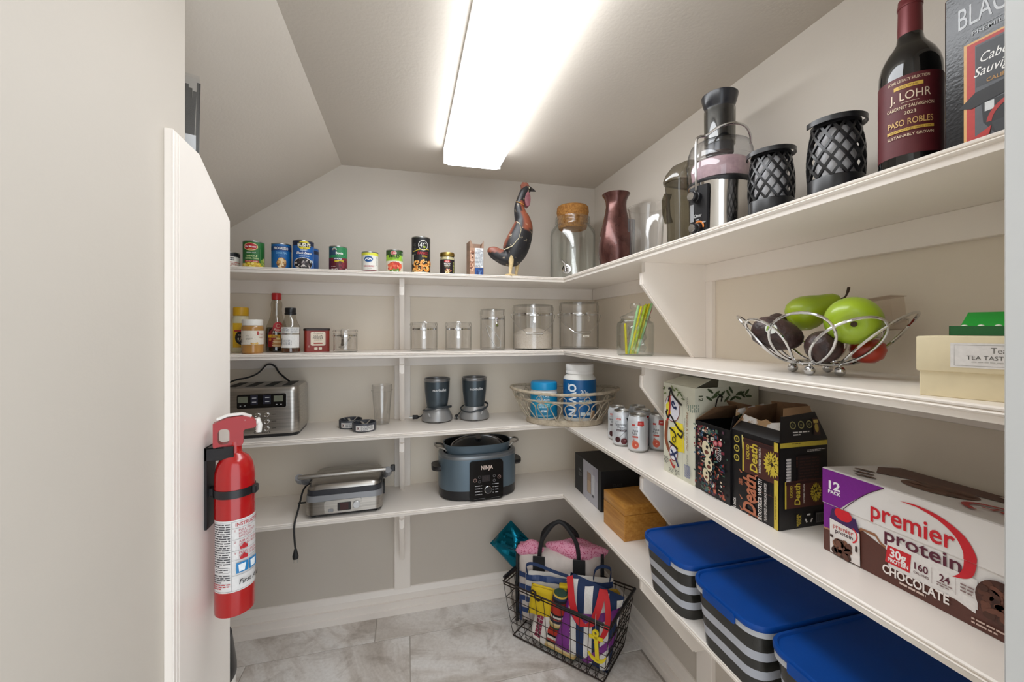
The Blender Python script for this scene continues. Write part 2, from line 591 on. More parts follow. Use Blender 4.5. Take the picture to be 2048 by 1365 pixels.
# ---- L-shaped wall shelves
FX, FY = .651, 1.639               # front edges
EDGE = [(0, -.0205), (.004, -.0205), (.0052, -.0125), (.0048, -.0115), (.0085, -.0102), (.0102, -.0082), (.0085, -.0062), (.0068, -.0055), (.0098, -.0042), (.0102, -.002), (.0075, 0), (0, 0)]
def bracket(z_top, z_bot):
    """side profile: distance from the wall strip and height"""
    return [(0, z_top), (.218, z_top), (.218, z_top - .03), (.224, z_top - .032), (.224, z_top - .066), (.04, z_bot), (0, z_bot)]
names = ['topmost L-shaped painted shelf carrying cans, rooster and wine', 'second L-shaped shelf from the top with canisters and fruit bowl',
         'third L-shaped shelf with toaster, wicker basket and drink cartons', 'lowest L-shaped shelf with cooker and blue-lidded bins']
for z, lab, below in zip((S1, S2, S3, S4), names, (S2, S3, S4, .27)):
    sh = thing('wall_shelf', lab, 'shelf', (0, 0, z), group='painted pantry shelves')
    xl = -1.048 if z < 1.4 else -.92
    B().box(xl, XR - .0005, FY + .0102, YB - .0005, -.0195, 0).obj('back_board', TRIM, sh, 0)
    B().box(FX + .0102, XR - .0005, .2505, FY + .0098, -.0195, 0).obj('side_board', TRIM, sh, 0)
    e = B(); rings = []
    for (px, py, mx_, my_) in ((xl, FY + .0102, 0, -1), (FX + .0102, FY + .0102, -1, -1), (FX + .0102, .2505, -1, 0)):
        rings.append([(px + mx_ * o, py + my_ * o, h) for o, h in EDGE])
    e.loft(rings).obj('edge_moulding', TRIM, sh, 28)
    B().box(xl, XR - .019, YB - .019, YB - .0005, -.074, -.0196, .001).obj('cleat', TRIM, sh, 0)
    B().box(XR - .019, XR - .0005, .2505, YB - .0195, -.074, -.0196, .001).obj('cleat', TRIM, sh, 0)
    pr_ = bracket(-.0197, below - z + .0006)
    for (pl, k) in (('yz', 0), ('xz', 1)):
        b = B()
        if k == 0:
            q = [(YB - .0165 - d, h) for d, h in pr_]; t0 = BX
        else:
            q = [(XR - .0165 - d, h) for d, h in pr_]; t0 = BY
        b.prism(q, t0 - .0095, t0 + .0095, pl)
        # beaded lip on the front edge
        lip = [(q[i][0], q[i][1]) for i in (3, 4, 5)]
        lip2 = [(p[0] - .004, p[1] - .0015) for p in lip]
        b.prism(lip + lip2[::-1], t0 - .0045, t0 + .0045, pl)
        b.obj('bracket', TRIM, sh, 20)

# ---- end panel of the nook on the left, with its edge moulding, and the nook shelf behind it
pn = thing('end_panel', 'tall cream end panel with a cut corner, carrying the fire extinguisher', 'panel', (-.396, .808, 0))
B().prism([(0, 0), (.2305, 0), (.2305, 1.533), (.092, 1.6245), (0, 1.63)], .0003, .012, 'yz').obj('board', TRIM, pn, 0)
b = B()
for y0, w, t in ((-.0012, .007, .0145), (.009, .006, .0143), (.018, .008, .0138)):
    b.box(.0118, t, y0, y0 + w, 0, 1.628 - y0 * .06, .0008)
b.obj('edge_moulding', TRIM, pn, 0)
sh = thing('nook_shelf', 'narrow shelf in the left nook behind the end panel', 'shelf', (0, 0, S1))
B().box(-.92, -.3965, .8755, 1.036, -.0195, 0, .001).obj('board', TRIM, sh, 0)

# ---- fluorescent wrap-around ceiling light
WHITE = mat('white_enamel', '#f0efec', .3)
lt = thing('ceiling_light', 'long white wrap-around fluorescent fixture glowing on the ceiling', 'ceiling light', (.258, 1.03, CZ))
B().box(-.118, .118, -.612, .608, -.012, -.0002, .001).box(-.1165, .1165, .6085, .6135, -.064, -.0004, .001).box(-.1165, .1165, -.6175, -.6125, -.064, -.0004, .001).obj('housing', WHITE, lt, 0)
LENS = bpy.data.materials.new('lit_diffuser'); LENS.use_nodes = True
nt = LENS.node_tree; nt.nodes.remove(nt.nodes['Principled BSDF'])
em = nt.nodes.new('ShaderNodeEmission'); em.inputs[0].default_value = (.95, .972, 1.0, 1); em.inputs[1].default_value = LENS_STRENGTH
nt.links.new(em.outputs[0], nt.nodes['Material Output'].inputs[0])
sec = [(-.1155, -.013), (-.1155, -.05), (-.11, -.062), (-.098, -.0685), (.098, -.0685), (.11, -.062), (.1155, -.05), (.1155, -.013)]
B().prism(sec, -.612, .608, 'xz').obj('diffuser', LENS, lt, 30)
# ================================================================== TOP SHELF
STEEL = mat('can_steel', '#c9c9c6', .28, 1, var=.05, vs=8)
CHROME = mat('chrome', '#d8d8d8', .08, 1)
BRUSH = mat('brushed_steel', '#b4b0aa', .3, 1, var=.12, vs=40, stretch=(.15, 1, 6), bump=.05, bs=90)
BLACKP = mat('black_plastic', '#17171a', .35, var=.05, vs=30)
RUBBER = mat('black_rubber', '#1b1b1d', .6)
GLASS = clear('clear_glass', '#fdfefd', '#bac2be', .6, .02, .08)
ACRYL = clear('clear_acrylic', '#fefefe', '#cdcdc9', .55, .03, .07)
CARD = mat('raw_cardboard', '#8a6b4c', .8, var=.12, vs=14)

def face(x, y, d=0):
    return math.degrees(math.atan2(-x, y)) + d

def blobs(d, x, y, rx, ry, n, r, cols, rg=None, sq=.75):
    rg = rg or rng
    for i in range(n):
        a = rg.uniform(0, 2 * pi); q = sqrt(rg.random())
        d.ell(x + rx * q * cos(a), y + ry * q * sin(a), r * rg.uniform(.7, 1.2), r * sq * rg.uniform(.7, 1.2), rg.choice(cols), 10, rg.uniform(0, 3), top=(i % 6 == 0))
    return d

def tin(label, cat, loc, R, h, base, rz, fill, group='canned food in a row on the top shelf', name='food_can', lid=STEEL):
    """steel can with rolled rims and a paper wrap"""
    t = thing(name, label, cat, loc, rz, group)
    b = B().lathe([(0, .002), (R - .004, .002), (R - .003, 0), (R - .0006, .0006), (R - .0004, .003), (R - .0014, .004), (R - .0014, h - .004), (R - .0004, h - .003), (R - .0002, h - .0008), (R - .0012, h), (R - .0032, h - .0004), (R - .0038, h - .003)], 40)
    b.obj('body', STEEL, t)
    B().lathe([(R - .004, h - .0034), (R * .8, h - .003), (R * .78, h - .0037), (R * .4, h - .0034), (0, h - .0034)], 40).obj('lid', lid, t)
    w = B().lathe([(R - .0008, .0045), (R - .0007, h - .0045)], 40).obj('label', ink(base), t)
    d = D(); fill(d, R, h)
    d.make('print', w, cyl(R - .0007, 0), R * .2)
    return t

Y1 = 1.725
def f_meat(d, R, h):
    d.rect(0, h - .011, .2, .013, '#1d1d22').rect(0, .013, .2, .016, '#dcd8d0').rect(0, .022, .2, .002, '#b03a34')
    d.rect(.012, h - .026, .03, .011, '#2b2b30').text('CHUNK', .012, h - .026, .006, '#f2f0ec').rect(-.016, h - .024, .014, .014, '#b8352e')
    d.lines(0, .018, .04, 3, .004, '#a33c36', rng)
tin('short white and black can, leftmost on the top shelf, half hidden', 'can', (-.651, Y1, S1), .045, .06, '#e9e6df', 20, f_meat)

def f_corn(d, R, h):
    d.rect(0, .012, .24, .016, '#e3c531')
    blobs(d, 0, .012, .04, .011, 50, .006, ['#f0d84a', '#d9b428', '#f6e680', '#c79d1c'])
    blobs(d, .034, .025, .008, .014, 14, .006, ['#dfe08a', '#b9c860', '#8fae45'])
    d.ell(-.008, h - .023, .0235, .0145, '#e6c83c').ell(-.008, h - .023, .0222, .0132, '#f4efe4').ell(-.008, h - .023, .0212, .0122, '#b3202a')
    d.text('Del Monte', -.008, h - .0225, .0068, '#ffffff', .036, .02, .25).rect(-.008, h - .0315, .012, .0022, '#e6c83c')
    d.text('FRESH CUT', -.006, h - .045, .0042, '#e9efe6', shear=.2).text('WHOLE', -.004, h - .057, .0068, '#cfe6a4', bold=.02)
    d.text('KERNEL CORN', -.004, h - .066, .006, '#cfe6a4', .04, .02).rect(-.004, .027, .044, .0068, '#b03224').text('NO SALT ADDED', -.004, .027, .0034, '#f4e6d0')
    d.stroke([(.023, h - .03), (.023, .03)], .0005, '#9cc08c')
tin('green corn can with a red shield logo, left of the blue cans', 'can', (-.559, Y1, S1), .036, .104, '#1f6b2e', face(-.559, Y1, -4), f_corn)

def f_chick(d, R, h):
    d.rect(0, h - .02, .22, .016, '#1d3f78').text('PROGRESSO', 0, h - .0195, .0095, '#f4f2ea', .05, .02)
    d.text('CHICK PEAS', .002, h - .037, .0072, '#8cc8e8', .038).lines(-.01, h - .045, .022, 1, .003, '#b9d8ea', rng)
    d.ell(.002, .024, .0165, .022, '#7a5528')
    blobs(d, .002, .024, .0135, .019, 44, .0052, ['#e3c48f', '#d3a968', '#c08d4c', '#f0dcb4', '#8d5f31'])
tin('blue chickpea can with a picture of chickpeas', 'can', (-.465, Y1, S1), .0345, .1, '#1565a8', face(-.465, Y1, -3), f_chick)

def f_bean(d, R, h):
    d.rect(0, h - .012, .24, .016, '#14213f')
    d.ell(.002, h - .02, .0235, .0165, '#d9c92e').rect(.002, h - .0185, .05, .0165, '#15161a').text("BUSH'S", .002, h - .0185, .0125, '#f5f1e0', .046, .03)
    d.text('BEST', .002, h - .0315, .003, '#2b2b20').lines(-.012, h - .038, .028, 1, .004, '#e6edf2', rng)
    d.rect(.002, h - .049, .062, .0105, '#173f80').text('Black Beans', .002, h - .049, .0085, '#f4f6f7', .054, .015, .2)
    d.text('SEASONED RECIPE', .002, h - .061, .0036, '#d8e6f0', .034)
    d.ell(-.002, .024, .034, .0225, '#e9e6de').ell(-.002, .023, .0325, .021, '#201a1c')
    blobs(d, -.002, .023, .029, .0185, 90, .005, ['#141214', '#2d2628', '#cfc6c0', '#5b5054', '#0d0c0e', '#3d3336'], sq=.55)
    d.rect(.026, .033, .013, .009, '#e6ece9').lines(.021, .036, .01, 3, .0026, '#4b5560', rng)
tin('tall dark-topped blue can of black beans with a yellow oval', 'can', (-.386, Y1 - .012, S1), .0372, .113, '#1c5da6', face(-.386, Y1, 2), f_bean)
tin('blue can half hidden behind the black bean can', 'can', (-.388, 1.812, S1), .0372, .106, '#1d5496', 0, lambda d, R, h: d.rect(0, h - .02, .2, .014, '#14213f'))

def f_beet(d, R, h):
    d.rect(0, .024, .24, .04, '#5b1722').rect(0, .049, .24, .009, '#7a2430')
    d.rect(-.024, h - .022, .034, .03, '#2a4660').ring(-.014, h - .017, .0075, .0095, '#c9d8de', 0, pi).ring(-.014, h - .017, .0045, .006, '#e0b64a', 0, pi)
    d.text('Beets', .004, h - .028, .0092, '#f6f6f2', .026, .025).stroke([(.02, h - .009), (.028, h - .009), (.028, h - .04), (.02, h - .04)], .0006, '#b9dcb4')
    d.rect(-.002, .05, .031, .0085, '#1f2d55').text('WHOLE', -.002, .05, .0055, '#f3f3f4', bold=.03).rect(.004, .04, .034, .0075, '#e6cf2b').text('NO SALT ADDED', .004, .04, .0036, '#4a2a10')
    blobs(d, .012, .026, .022, .014, 12, .01, ['#6d1c2a', '#4a121c', '#812636'])
    d.lines(-.026, .02, .022, 1, .003, '#e6d9d8', rng).text('SALAD', -.014, .0085, .0058, '#e6d9d8').rect(.032, .012, .007, .003, '#e9e4e0')
tin('beet can, green above and maroon below', 'can', (-.263, Y1, S1), .034, .1, '#21804c', face(-.263, Y1, 0), f_beet)

def f_cran(d, R, h):
    d.rect(0, h - .01, .22, .011, '#dfe04a').rect(0, .0075, .22, .007, '#6d1c28')
    d.ell(-.006, h - .03, .0175, .0125, '#9db8d4').ell(-.006, h - .03, .0165, .0115, '#17508f')
    d.stroke([(-.019, h - .033), (-.012, h - .029), (-.006, h - .033), (0, h - .029), (.007, h - .032)], .0032, '#f3f6f8', smooth=4)
    d.text('Ocean', -.006, h - .0255, .0044, '#f3f6f8', bold=.02).text('CRANBERRY', -.004, .026, .0062, '#b3263a', .042, .01)
    d.text('SAUCE', -.002, .0175, .0034, '#8d8a88').lines(.026, h - .02, .006, 7, .005, '#a8a9a6', rng)
tin('short white cranberry can with a blue oval logo', 'can', (-.144, Y1, S1), .0325, .084, '#e6e5df', face(-.144, Y1, 0), f_cran)

def f_mild(d, R, h):
    d.rect(0, h - .013, .22, .018, '#33532a').rect(0, .03, .22, .042, '#e9e2d0')
    d.ell(-.003, h - .014, .0125, .0072, '#f2eee6').ell(-.003, h - .014, .0115, .0062, '#c22c2c').text('H-E-B', -.003, h - .014, .0052, '#ffffff', .017, .03)
    d.text('MILD', 0, h - .0265, .0105, '#20321c', .042, .035).text('DICED TOMATOES', 0, h - .036, .0032, '#33502a', .034)
    d.ell(0, .028, .026, .0185, '#c0392b')
    blobs(d, 0, .026, .03, .018, 46, .0065, ['#d9442f', '#b92a22', '#e86a4a', '#f0936c', '#c83b2d'])
    blobs(d, .004, .012, .028, .005, 12, .005, ['#6f9a3c', '#e6e2d2', '#4f7d2c'])
    d.lines(.03, h - .012, .008, 14, .005, '#dfe4dc', rng)
tin('lime green mild tomato can with red tomatoes', 'can', (-.049, Y1, S1), .0335, .096, '#9ccb3c', face(-.049, Y1, -2), f_mild)

def f_panko(d, R, h):
    d.lines(-.034, h - .03, .012, 9, .006, '#555652', rng)
    d.ring(.008, h - .036, .0185, .0205, '#e9e6de').text('4C', .006, h - .035, .021, '#f4f1ea', .026, .0, .1).ell(.012, h - .043, .006, .004, '#a5b83a')
    d.stroke([(-.034, h - .062), (-.012, h - .055), (.015, h - .052), (.034, h - .052)], .0022, '#d8c23a', smooth=4)
    d.text('PANKO', .008, h - .068, .011, '#c22e36', .044, .01).text('PLAIN', .014, h - .081, .0078, '#d9b93a', .022, .01, .15)
    for k, (x, y, r) in enumerate([(-.02, .042, .014), (.01, .045, .015), (-.008, .022, .015), (.022, .024, .014), (-.027, .016, .011), (.036, .045, .012)]):
        d.ring(x, y, r * .45, r, ['#d98a2e', '#e8a04a', '#c9772a'][k % 3], .3 + k, 5.2 + k)
        blobs(d, x, y, r, r, 12, .003, ['#f0bd6c', '#c46f24', '#f4d08c'])
    d.rect(0, .007, .25, .004, '#e9e0cc')
    d.rect(-.034, .06, .008, .04, '#c6c2b6')
tin('tall black breadcrumb canister with a white lid and orange shrimps', 'canister', (.056, Y1, S1), .0385, .154, '#1b1b1c', face(.056, Y1, 2), f_panko, 'dry goods on the top shelf', 'breadcrumb_canister', mat('white_plastic', '#eceae4', .4))

t = thing('condiment_jar', 'small glass jar with a gold lid and black label', 'jar', (.164, Y1, S1), face(.164, Y1))
B().lathe([(0, 0), (.028, 0), (.0302, .003), (.0302, .07), (.0285, .079), (.026, .083), (.026, .088)], 36).obj('glass', GLASS, t)
B().lathe([(0, .002), (.0285, .002), (.0285, .07), (.0268, .078), (0, .078)], 30).obj('contents', mat('minced_garlic', '#d8cc9c', .7, var=.25, vs=180), t)
B().lathe([(.0295, .0815), (.0305, .083), (.0305, .093), (.029, .0965), (0, .097)], 40).obj('lid', mat('gold_lid', '#b49a52', .35, 1), t)
w = B().lathe([(.0305, .004), (.0305, .066)], 36).obj('label', ink('#211c1f'), t)
d = D().ell(0, .058, .0125, .0055, '#c22c2c').text('H-E-B', 0, .058, .0046, '#ffffff').text('MINCED', 0, .049, .005, '#e9e4da', bold=.03).text('GARLIC', 0, .042, .005, '#e9e4da', bold=.03).text('IN WATER', 0, .035, .003, '#c9bc90')
blobs(d, .004, .018, .012, .008, 16, .004, ['#e0cf9a', '#b89a5a', '#c9745c', '#efe5c0'])
d.lines(-.014, .009, .03, 1, .003, '#9c9794', rng).lines(.026, .055, .008, 9, .005, '#b9bd6a', rng)
d.make('print', w, cyl(.0306), .006)

t = thing('food_box', 'slim torn-open food box with a nutrition panel, beside the rooster', 'box', (.284, 1.735, S1), 6)
b = B()
for x0, x1, y0, y1, zt in ((-.031, .031, -.026, -.0255, .122), (-.031, .031, .0255, .026, .15), (-.031, -.0305, -.026, .026, .15), (.0305, .031, -.026, .026, .148)):
    b.box(x0, x1, y0, y1, 0, zt)
b.box(-.031, .031, -.026, .026, 0, .0006)
b.prism([(-.031, .12), (-.031, .158), (-.024, .15), (-.0175, .133), (-.014, .122)], -.0262, -.0256)
b.prism([(.031, .12), (.031, .156), (.026, .148), (.02, .122)], -.0262, -.0256)
b.obj('carton', [mat('food_carton', '#9a7b66', .6, var=.2, vs=40)], t, 0)
d = D().rect(-.019, .062, .02, .12, '#b08a72').rect(.0105, .081, .037, .082, '#eceef0').rect(.0105, .0195, .037, .037, '#274f8f')
blobs(d, -.02, .07, .008, .05, 40, .006, ['#8f5f48', '#c99a80', '#e0c4ac', '#6f4a3c', '#d9b29a'])
d.text('Nutrition', .0105, .115, .0042, '#33363a').lines(-.006, .11, .033, 13, .0055, '#8f949b', rng).stroke([(-.008, .065), (.028, .065)], .0006, '#70757c')
blobs(d, .013, .02, .013, .014, 16, .005, ['#2c3f78', '#5d82b8', '#1f2f5c'])
d.make('print', t, front(-.0262))

# ---- carved wooden rooster
ROO = bpy.data.materials.new('painted_rooster'); ROO.use_nodes = True
def rooster_paint(m):
    """worn black paint with rust-red breast, back stripe and tail patch laid out in the carving's own space"""
    nt = m.node_tree; p = nt.nodes['Principled BSDF']; N = nt.nodes.new; L = nt.links.new
    at = N('ShaderNodeVertexColor'); at.layer_name = 'paint'
    tc = N('ShaderNodeTexCoord'); n = N('ShaderNodeTexNoise'); n.inputs['Scale'].default_value = 55; n.inputs['Detail'].default_value = 8
    L(tc.outputs['Object'], n.inputs['Vector'])
    r = N('ShaderNodeValToRGB'); r.color_ramp.elements[0].position = .62; r.color_ramp.elements[1].position = .68
    r.color_ramp.elements[0].color = (0, 0, 0, 1); r.color_ramp.elements[1].color = (1, 1, 1, 1); L(n.outputs['Fac'], r.inputs[0])
    mx = N('ShaderNodeMix'); mx.data_type = 'RGBA'; mx.inputs[7].default_value = lin('#c9b79a')
    ml = N('ShaderNodeMath'); ml.operation = 'MULTIPLY'; ml.inputs[1].default_value = .55; L(r.outputs[0], ml.inputs[0])
    L(ml.outputs[0], mx.inputs[0]); L(at.outputs[0], mx.inputs[6]); L(mx.outputs[2], p.inputs['Base Color'])
    p.inputs['Roughness'].default_value = .42
    b = N('ShaderNodeBump'); b.inputs['Strength'].default_value = .25; b.inputs['Distance'].default_value = .003; L(n.outputs['Fac'], b.inputs['Height']); L(b.outputs[0], p.inputs['Normal'])
rooster_paint(ROO)
def paint(o, fn):
    me = o.data
    ca = me.color_attributes.new('paint', 'FLOAT_COLOR', 'POINT')
    for i, v in enumerate(me.vertices):
        ca.data[i].color = lin(fn(v.co))
t = thing('wooden_rooster', 'tall carved wooden rooster in worn black and rust paint', 'rooster figurine', (.447, 1.688, S1), 0)
def body_rings():
    # spine in the xz plane (x to the right), with half widths (in plane, across)
    sp = [(-.118, .105, .002, .002), (-.112, .108, .014, .012), (-.095, .104, .025, .019), (-.07, .092, .029, .024), (-.045, .082, .033, .03), (-.022, .085, .046, .036), (-.002, .11, .054, .042),
          (.016, .148, .055, .045), (.03, .187, .05, .043), (.038, .222, .043, .038), (.036, .252, .034, .031), (.026, .278, .027, .026), (.022, .303, .022, .022), (.027, .33, .0185, .0185), (.036, .352, .0185, .018), (.046, .37, .02, .0175), (.058, .382, .0175, .0155), (.07, .3855, .012, .011), (.078, .385, .006, .006)]
    rings = []
    for i, (x, z, a, c) in enumerate(sp):
        x0, z0 = sp[max(i - 1, 0)][:2]; x1, z1 = sp[min(i + 1, len(sp) - 1)][:2]
        tx, tz = x1 - x0, z1 - z0; q = sqrt(tx * tx + tz * tz); nx, nz = tz / q, -tx / q
        rings.append([(x + nx * a * cos(2 * pi * k / 20), -c * sin(2 * pi * k / 20), z + nz * a * cos(2 * pi * k / 20)) for k in range(20)])
    return rings
def smooth_rings(rings, n):
    m = len(rings[0]); out = []
    cols = [bez([r[k] for r in rings], n) for k in range(m)]
    for i in range(len(cols[0])): out.append([c[i] for c in cols])
    return out
def roo_col(v):
    x, z = v.x, v.z
    blk, red = '#1c1b1e', '#8a4a34'
    if z > .335: return blk if x > .02 else '#2a2422'
    if z > .2 and x > .028 + (.26 - z) * .12 and z < .325: return red
    if x < -.06 and z > .1 and x > -.105: return '#8a5040'
    if .1 < z < .24 and x < (-.055 + (z - .1) * .42): return '#8a4f3c'
    return blk
o = B().loft(smooth_rings(body_rings(), 4)).obj('body', ROO, t, 60); paint(o, roo_col)
o2 = B().prism([(.078, .3905), (.096, .3775), (.074, .376)], -.0045, .0045).obj('beak', mat('rooster_beak', '#232022', .4), t, 30)
cmb = [(.028, .36), (.031, .385), (.029, .4), (.036, .411), (.045, .41), (.052, .412), (.061, .405), (.066, .395), (.052, .39), (.044, .372), (.036, .357)]
B().prism(cmb, -.006, .006).obj('comb', mat('rooster_comb', '#7a4535', .5, var=.25, vs=60, bump=.3), t, 20)
B().loft([ring_ for ring_ in [[(.058 + .017 * q * cos(2 * pi * k / 16) - z_ * .12, -.019 * s_, .343 - z_ + .0 * k) for k in range(16)] for (z_, q, s_) in ()]] or [[(.056 + .013 * cos(a) * q, y, .338 + .033 * sin(a) * q) for a in [2 * pi * k / 18 for k in range(18)]] for y, q in ((-.017, .55), (-.0155, .95), (-.011, 1.05), (.011, 1.05), (.0155, .95), (.017, .55))]).obj('wattle', mat('rooster_wattle', '#7d4a50', .5, var=.2, vs=50), t, 40)
b = B()
b.strap([(-.052, -.03, .11), (-.02, -.044, .125), (.008, -.0475, .16), (.018, -.0455, .195), (.012, -.04, .222), (-.0, -.034, .232)], .0028, .003, (0, 0.2, 1), 0)
b.obj('wing_line', mat('rooster_cream', '#d9cba8', .6), t, 0)
B().tube([(.012, .0, .318), (.005, -.016, .321), (.02, -.024, .315), (.038, -.018, .309), (.043, 0, .306), (.035, .018, .31), (.015, .02, .316), (.012, 0, .318)], .0016, 6).obj('neck_cord', mat('raffia', '#b9863f', .7), t)
B().ball((.063, -.0148, .385), .0022, 10, 6).obj('eye', mat('rooster_eye', '#d8cfae', .3), t)
LEGM = mat('bare_wood', '#d6bd8c', .6, var=.22, vs=40)
for sx, sy in ((-.022, -.024), (.016, .02)):
    b = B().tube([(sx + .002, sy, .086), (sx, sy - .006, .05), (sx - .004, sy - .006, .02), (sx - .004, sy - .006, .005)], [.013, .0095, .0058, .0058], 10)
    for a in (-90, -20, 200, 130):
        q = radians(a); b.tube([(sx - .004, sy - .006, .006), (sx - .004 + .014 * cos(q), sy - .006 + .014 * sin(q), .005), (sx - .004 + .026 * cos(q), sy - .006 + .026 * sin(q), .0028)], [.005, .004, .0022], 8)
    b.obj('leg', LEGM, t)

# ---- glass drink dispenser with a cork
t = thing('drink_dispenser', 'large clear glass drink dispenser with cork stopper and metal tap', 'dispenser', (.752, 1.772, S1))
B().lathe([(0, .004), (.085, .004), (.101, .01), (.104, .02), (.104, .215), (.1, .235), (.088, .252), (.078, .262), (.078, .268), (.0805, .272), (.0805, .281), (.078, .284), (.0795, .288), (.0795, .297), (.076, .299), (.074, .296), (.074, .262), (.085, .247), (.098, .226), (.1, .21), (.1, .022), (.096, .012), (0, .009)], 48).obj('glass_body', GLASS, t)
B().lathe([(0, .246), (.064, .246), (.068, .26), (.072, .299), (.073, .316), (.075, .322), (.0725, .345), (.068, .35), (0, .351)], 40).obj('cork_stopper', mat('cork', '#b8823f', .85, col2='#8b5a26', vs=120, bump=.4, bs=160, detail=6), t)
b = B().lathe([(0, -.004), (.021, -.004), (.021, .003), (.014, .006), (0, .006)], 24)
b.v = [(p[0], -.104 - p[2], .045 + p[1]) for p in b.v]
b.tube([(0, -.108, .045), (0, -.135, .045)], .0075, 12).tube([(0, -.131, .047), (0, -.133, .028)], [.008, .006], 12)
b.tube([(0, -.128, .05), (-.002, -.13, .066), (-.014, -.132, .078), (-.02, -.133, .086)], [.004, .0045, .0045, .003], 10)
tap = b.obj('tap', CHROME, t); tap.rotation_euler = (0, 0, radians(-37))

# ---- copper vase
t = thing('copper_vase', 'brownish red hammered copper vase with a flared neck', 'vase', (.815, 1.478, S1))
prof = [(0, 0), (.055, 0), (.058, .004), (.0665, .045), (.0705, .085), (.069, .12), (.062, .165), (.051, .21), (.043, .245), (.04, .27), (.0415, .29), (.047, .306), (.0545, .316), (.055, .3185), (.0525, .318), (.045, .304), (.039, .288), (.037, .268), (.04, .24)]
B().lathe(prof, 44).obj('vase_body', mat('hammered_copper', '#4a2a26', .27, .6, coat=.25, col2='#66403a', vs=22, bump=.25, bs=75, detail=5), t)

# ---- clear jug with a spout
t = thing('measuring_jug', 'clear plastic measuring jug with a pouring lip, beside the juicer', 'jug', (.795, 1.232, S1), -65)
rings = []
for z, r, sp in ((0, .05, 0), (.06, .052, 0), (.12, .055, 0), (.165, .0575, 0), (.18, .059, .004), (.188, .061, .011), (.192, .0635, .016)):
    rings.append([((r + sp * max(0, cos(a)) ** 6) * cos(a), (r + sp * max(0, cos(a)) ** 6) * sin(a), z + (.006 * max(0, cos(a)) ** 6 if z > .17 else 0)) for a in [2 * pi * k / 40 for k in range(40)]])
inner = [[(p[0] * .955, p[1] * .955, p[2]) for p in r] for r in rings[::-1]]
B().loft(rings + inner, False).lathe([(0, .001), (.05, .001)], 40).lathe([(0, .004), (.048, .004)], 40).obj('jug_wall', ACRYL, t)
B().box(-.0595, -.052, -.012, .012, .0, .165, .002).box(-.068, -.0585, -.012, .012, .12, .165, .002).obj('handle_channel', clear('frosted_plastic', '#ccd2da', '#aab2ba', .35, .25, .12), t)

# ---- juicer
t = thing('juice_extractor', 'stainless juice extractor with black pusher, clear lid and grey pulp bin', 'juicer', (.803, .905, S1), -84)
SMOKE = clear('smoked_plastic', '#b9b5a8', '#6d6a60', .4, .05, .08)
base_r = []
for z, a_, c_ in ((0, .069, .074), (.02, .0705, .0755), (.12, .073, .078), (.143, .0755, .08), (.15, .0765, .081)):
    base_r.append([(a_ * cos(q), c_ * sin(q), z) for q in [2 * pi * k / 44 for k in range(44)]])
B().loft(base_r).obj('motor_base', mat('polished_steel', '#cfcbc6', .14, 1, bump=.02, bs=60), t, 40)
B().lathe([(.0772, .146), (.0795, .15), (.0795, .157), (.077, .16)], 44).obj('seam_ring', BLACKP, t)
B().lathe([(.0775, .16), (.08, .168), (.0805, .195), (.079, .205), (.082, .209), (.0815, .214), (.079, .217), (.0775, .24), (.0715, .257), (.06, .264), (.038, .267)], 44).obj('clear_lid', clear('juicer_lid', '#f3f4f6', '#9a9da3', .45, .04, .08), t)
B().lathe([(.055, .161), (.066, .165), (.07, .2), (.066, .212), (0, .214)], 40).obj('filter_basket', mat('pink_filter', '#c3a2a6', .5, var=.12, vs=60), t)
B().lathe([(.0372, .262), (.0378, .355), (.036, .355), (.0355, .262)], 36).obj('feed_chute', clear('chute', '#e6e6e4', '#a7a59f', .45, .03, .06), t)
B().lathe([(0, .24), (.0335, .24), (.0338, .358), (.0355, .362), (.038, .366), (.0405, .374), (.044, .388), (.0445, .392), (.042, .3935), (.036, .39), (0, .385)], 40).obj('pusher', mat('dark_pusher', '#2b2c31', .22), t)
b = B().tube(bez([(.008, -.088, .13), (.008, -.088, .16), (.006, -.086, .25), (.008, -.08, .268), (.015, -.062, .272), (.04, -.048, .284), (.06, -.022, .29), (.066, .012, .286), (.058, .04, .272), (.05, .052, .256)], 6), .0033, 10)
b.obj('locking_arm', CHROME, t)
# control plate on the front left
cp = B()
rings = []
for z in (.0, .05, .1, .14):
    w = .028 + z * .05; r = .0765 + z * .04; a0 = radians(-84)
    rings.append([((r - .0035 + (0 if abs(k) == 6 else .0045)) * cos(a0 + k / 6 * w / r * .93), (r + .002 + (0 if abs(k) == 6 else .0035)) * sin(a0 + k / 6 * w / r * .93), z + .001) for k in range(-6, 7)])
cp.loft(rings, False, closed=False)
cpo = cp.obj('control_plate', BLACKP, t, 40)
def knob(zc, r, name, m, depth):
    k = B().lathe([(r * 1.15, 0), (r * 1.15, depth * .45), (r, depth * .5), (r, depth * .9), (r * .85, depth), (0, depth)], 24)
    o = k.obj(name, m, t)
    a = radians(-84); o.location = (.081 * cos(a), .084 * sin(a), zc); o.rotation_euler = (pi / 2, 0, a + pi / 2)
    c = B().lathe([(r * .82, depth * 1.005), (r * .8, depth * 1.05), (0, depth * 1.07)], 24).obj('cap', CHROME, o)
    return o
knob(.112, .0125, 'latch_knob', BLACKP, .026)
knob(.032, .0118, 'speed_dial', BLACKP, .022)
a = radians(-84); fr = flat((.0815 * cos(a), .0845 * sin(a), 0), (-sin(a), cos(a), 0), (0, 0, 1))
D().ring(.003, .036, .012, .0165, '#c9752a', -.2, 2.6).text('Oster', .001, .066, .009, '#dfe0e0', .022, .0, .3).text('LOW', .0, .055, .003, '#dcdcdc').text('HIGH', .019, .046, .003, '#dcdcdc').rect(-.016, .075, .011, .045, '#8f9092').make('print', cpo, fr)
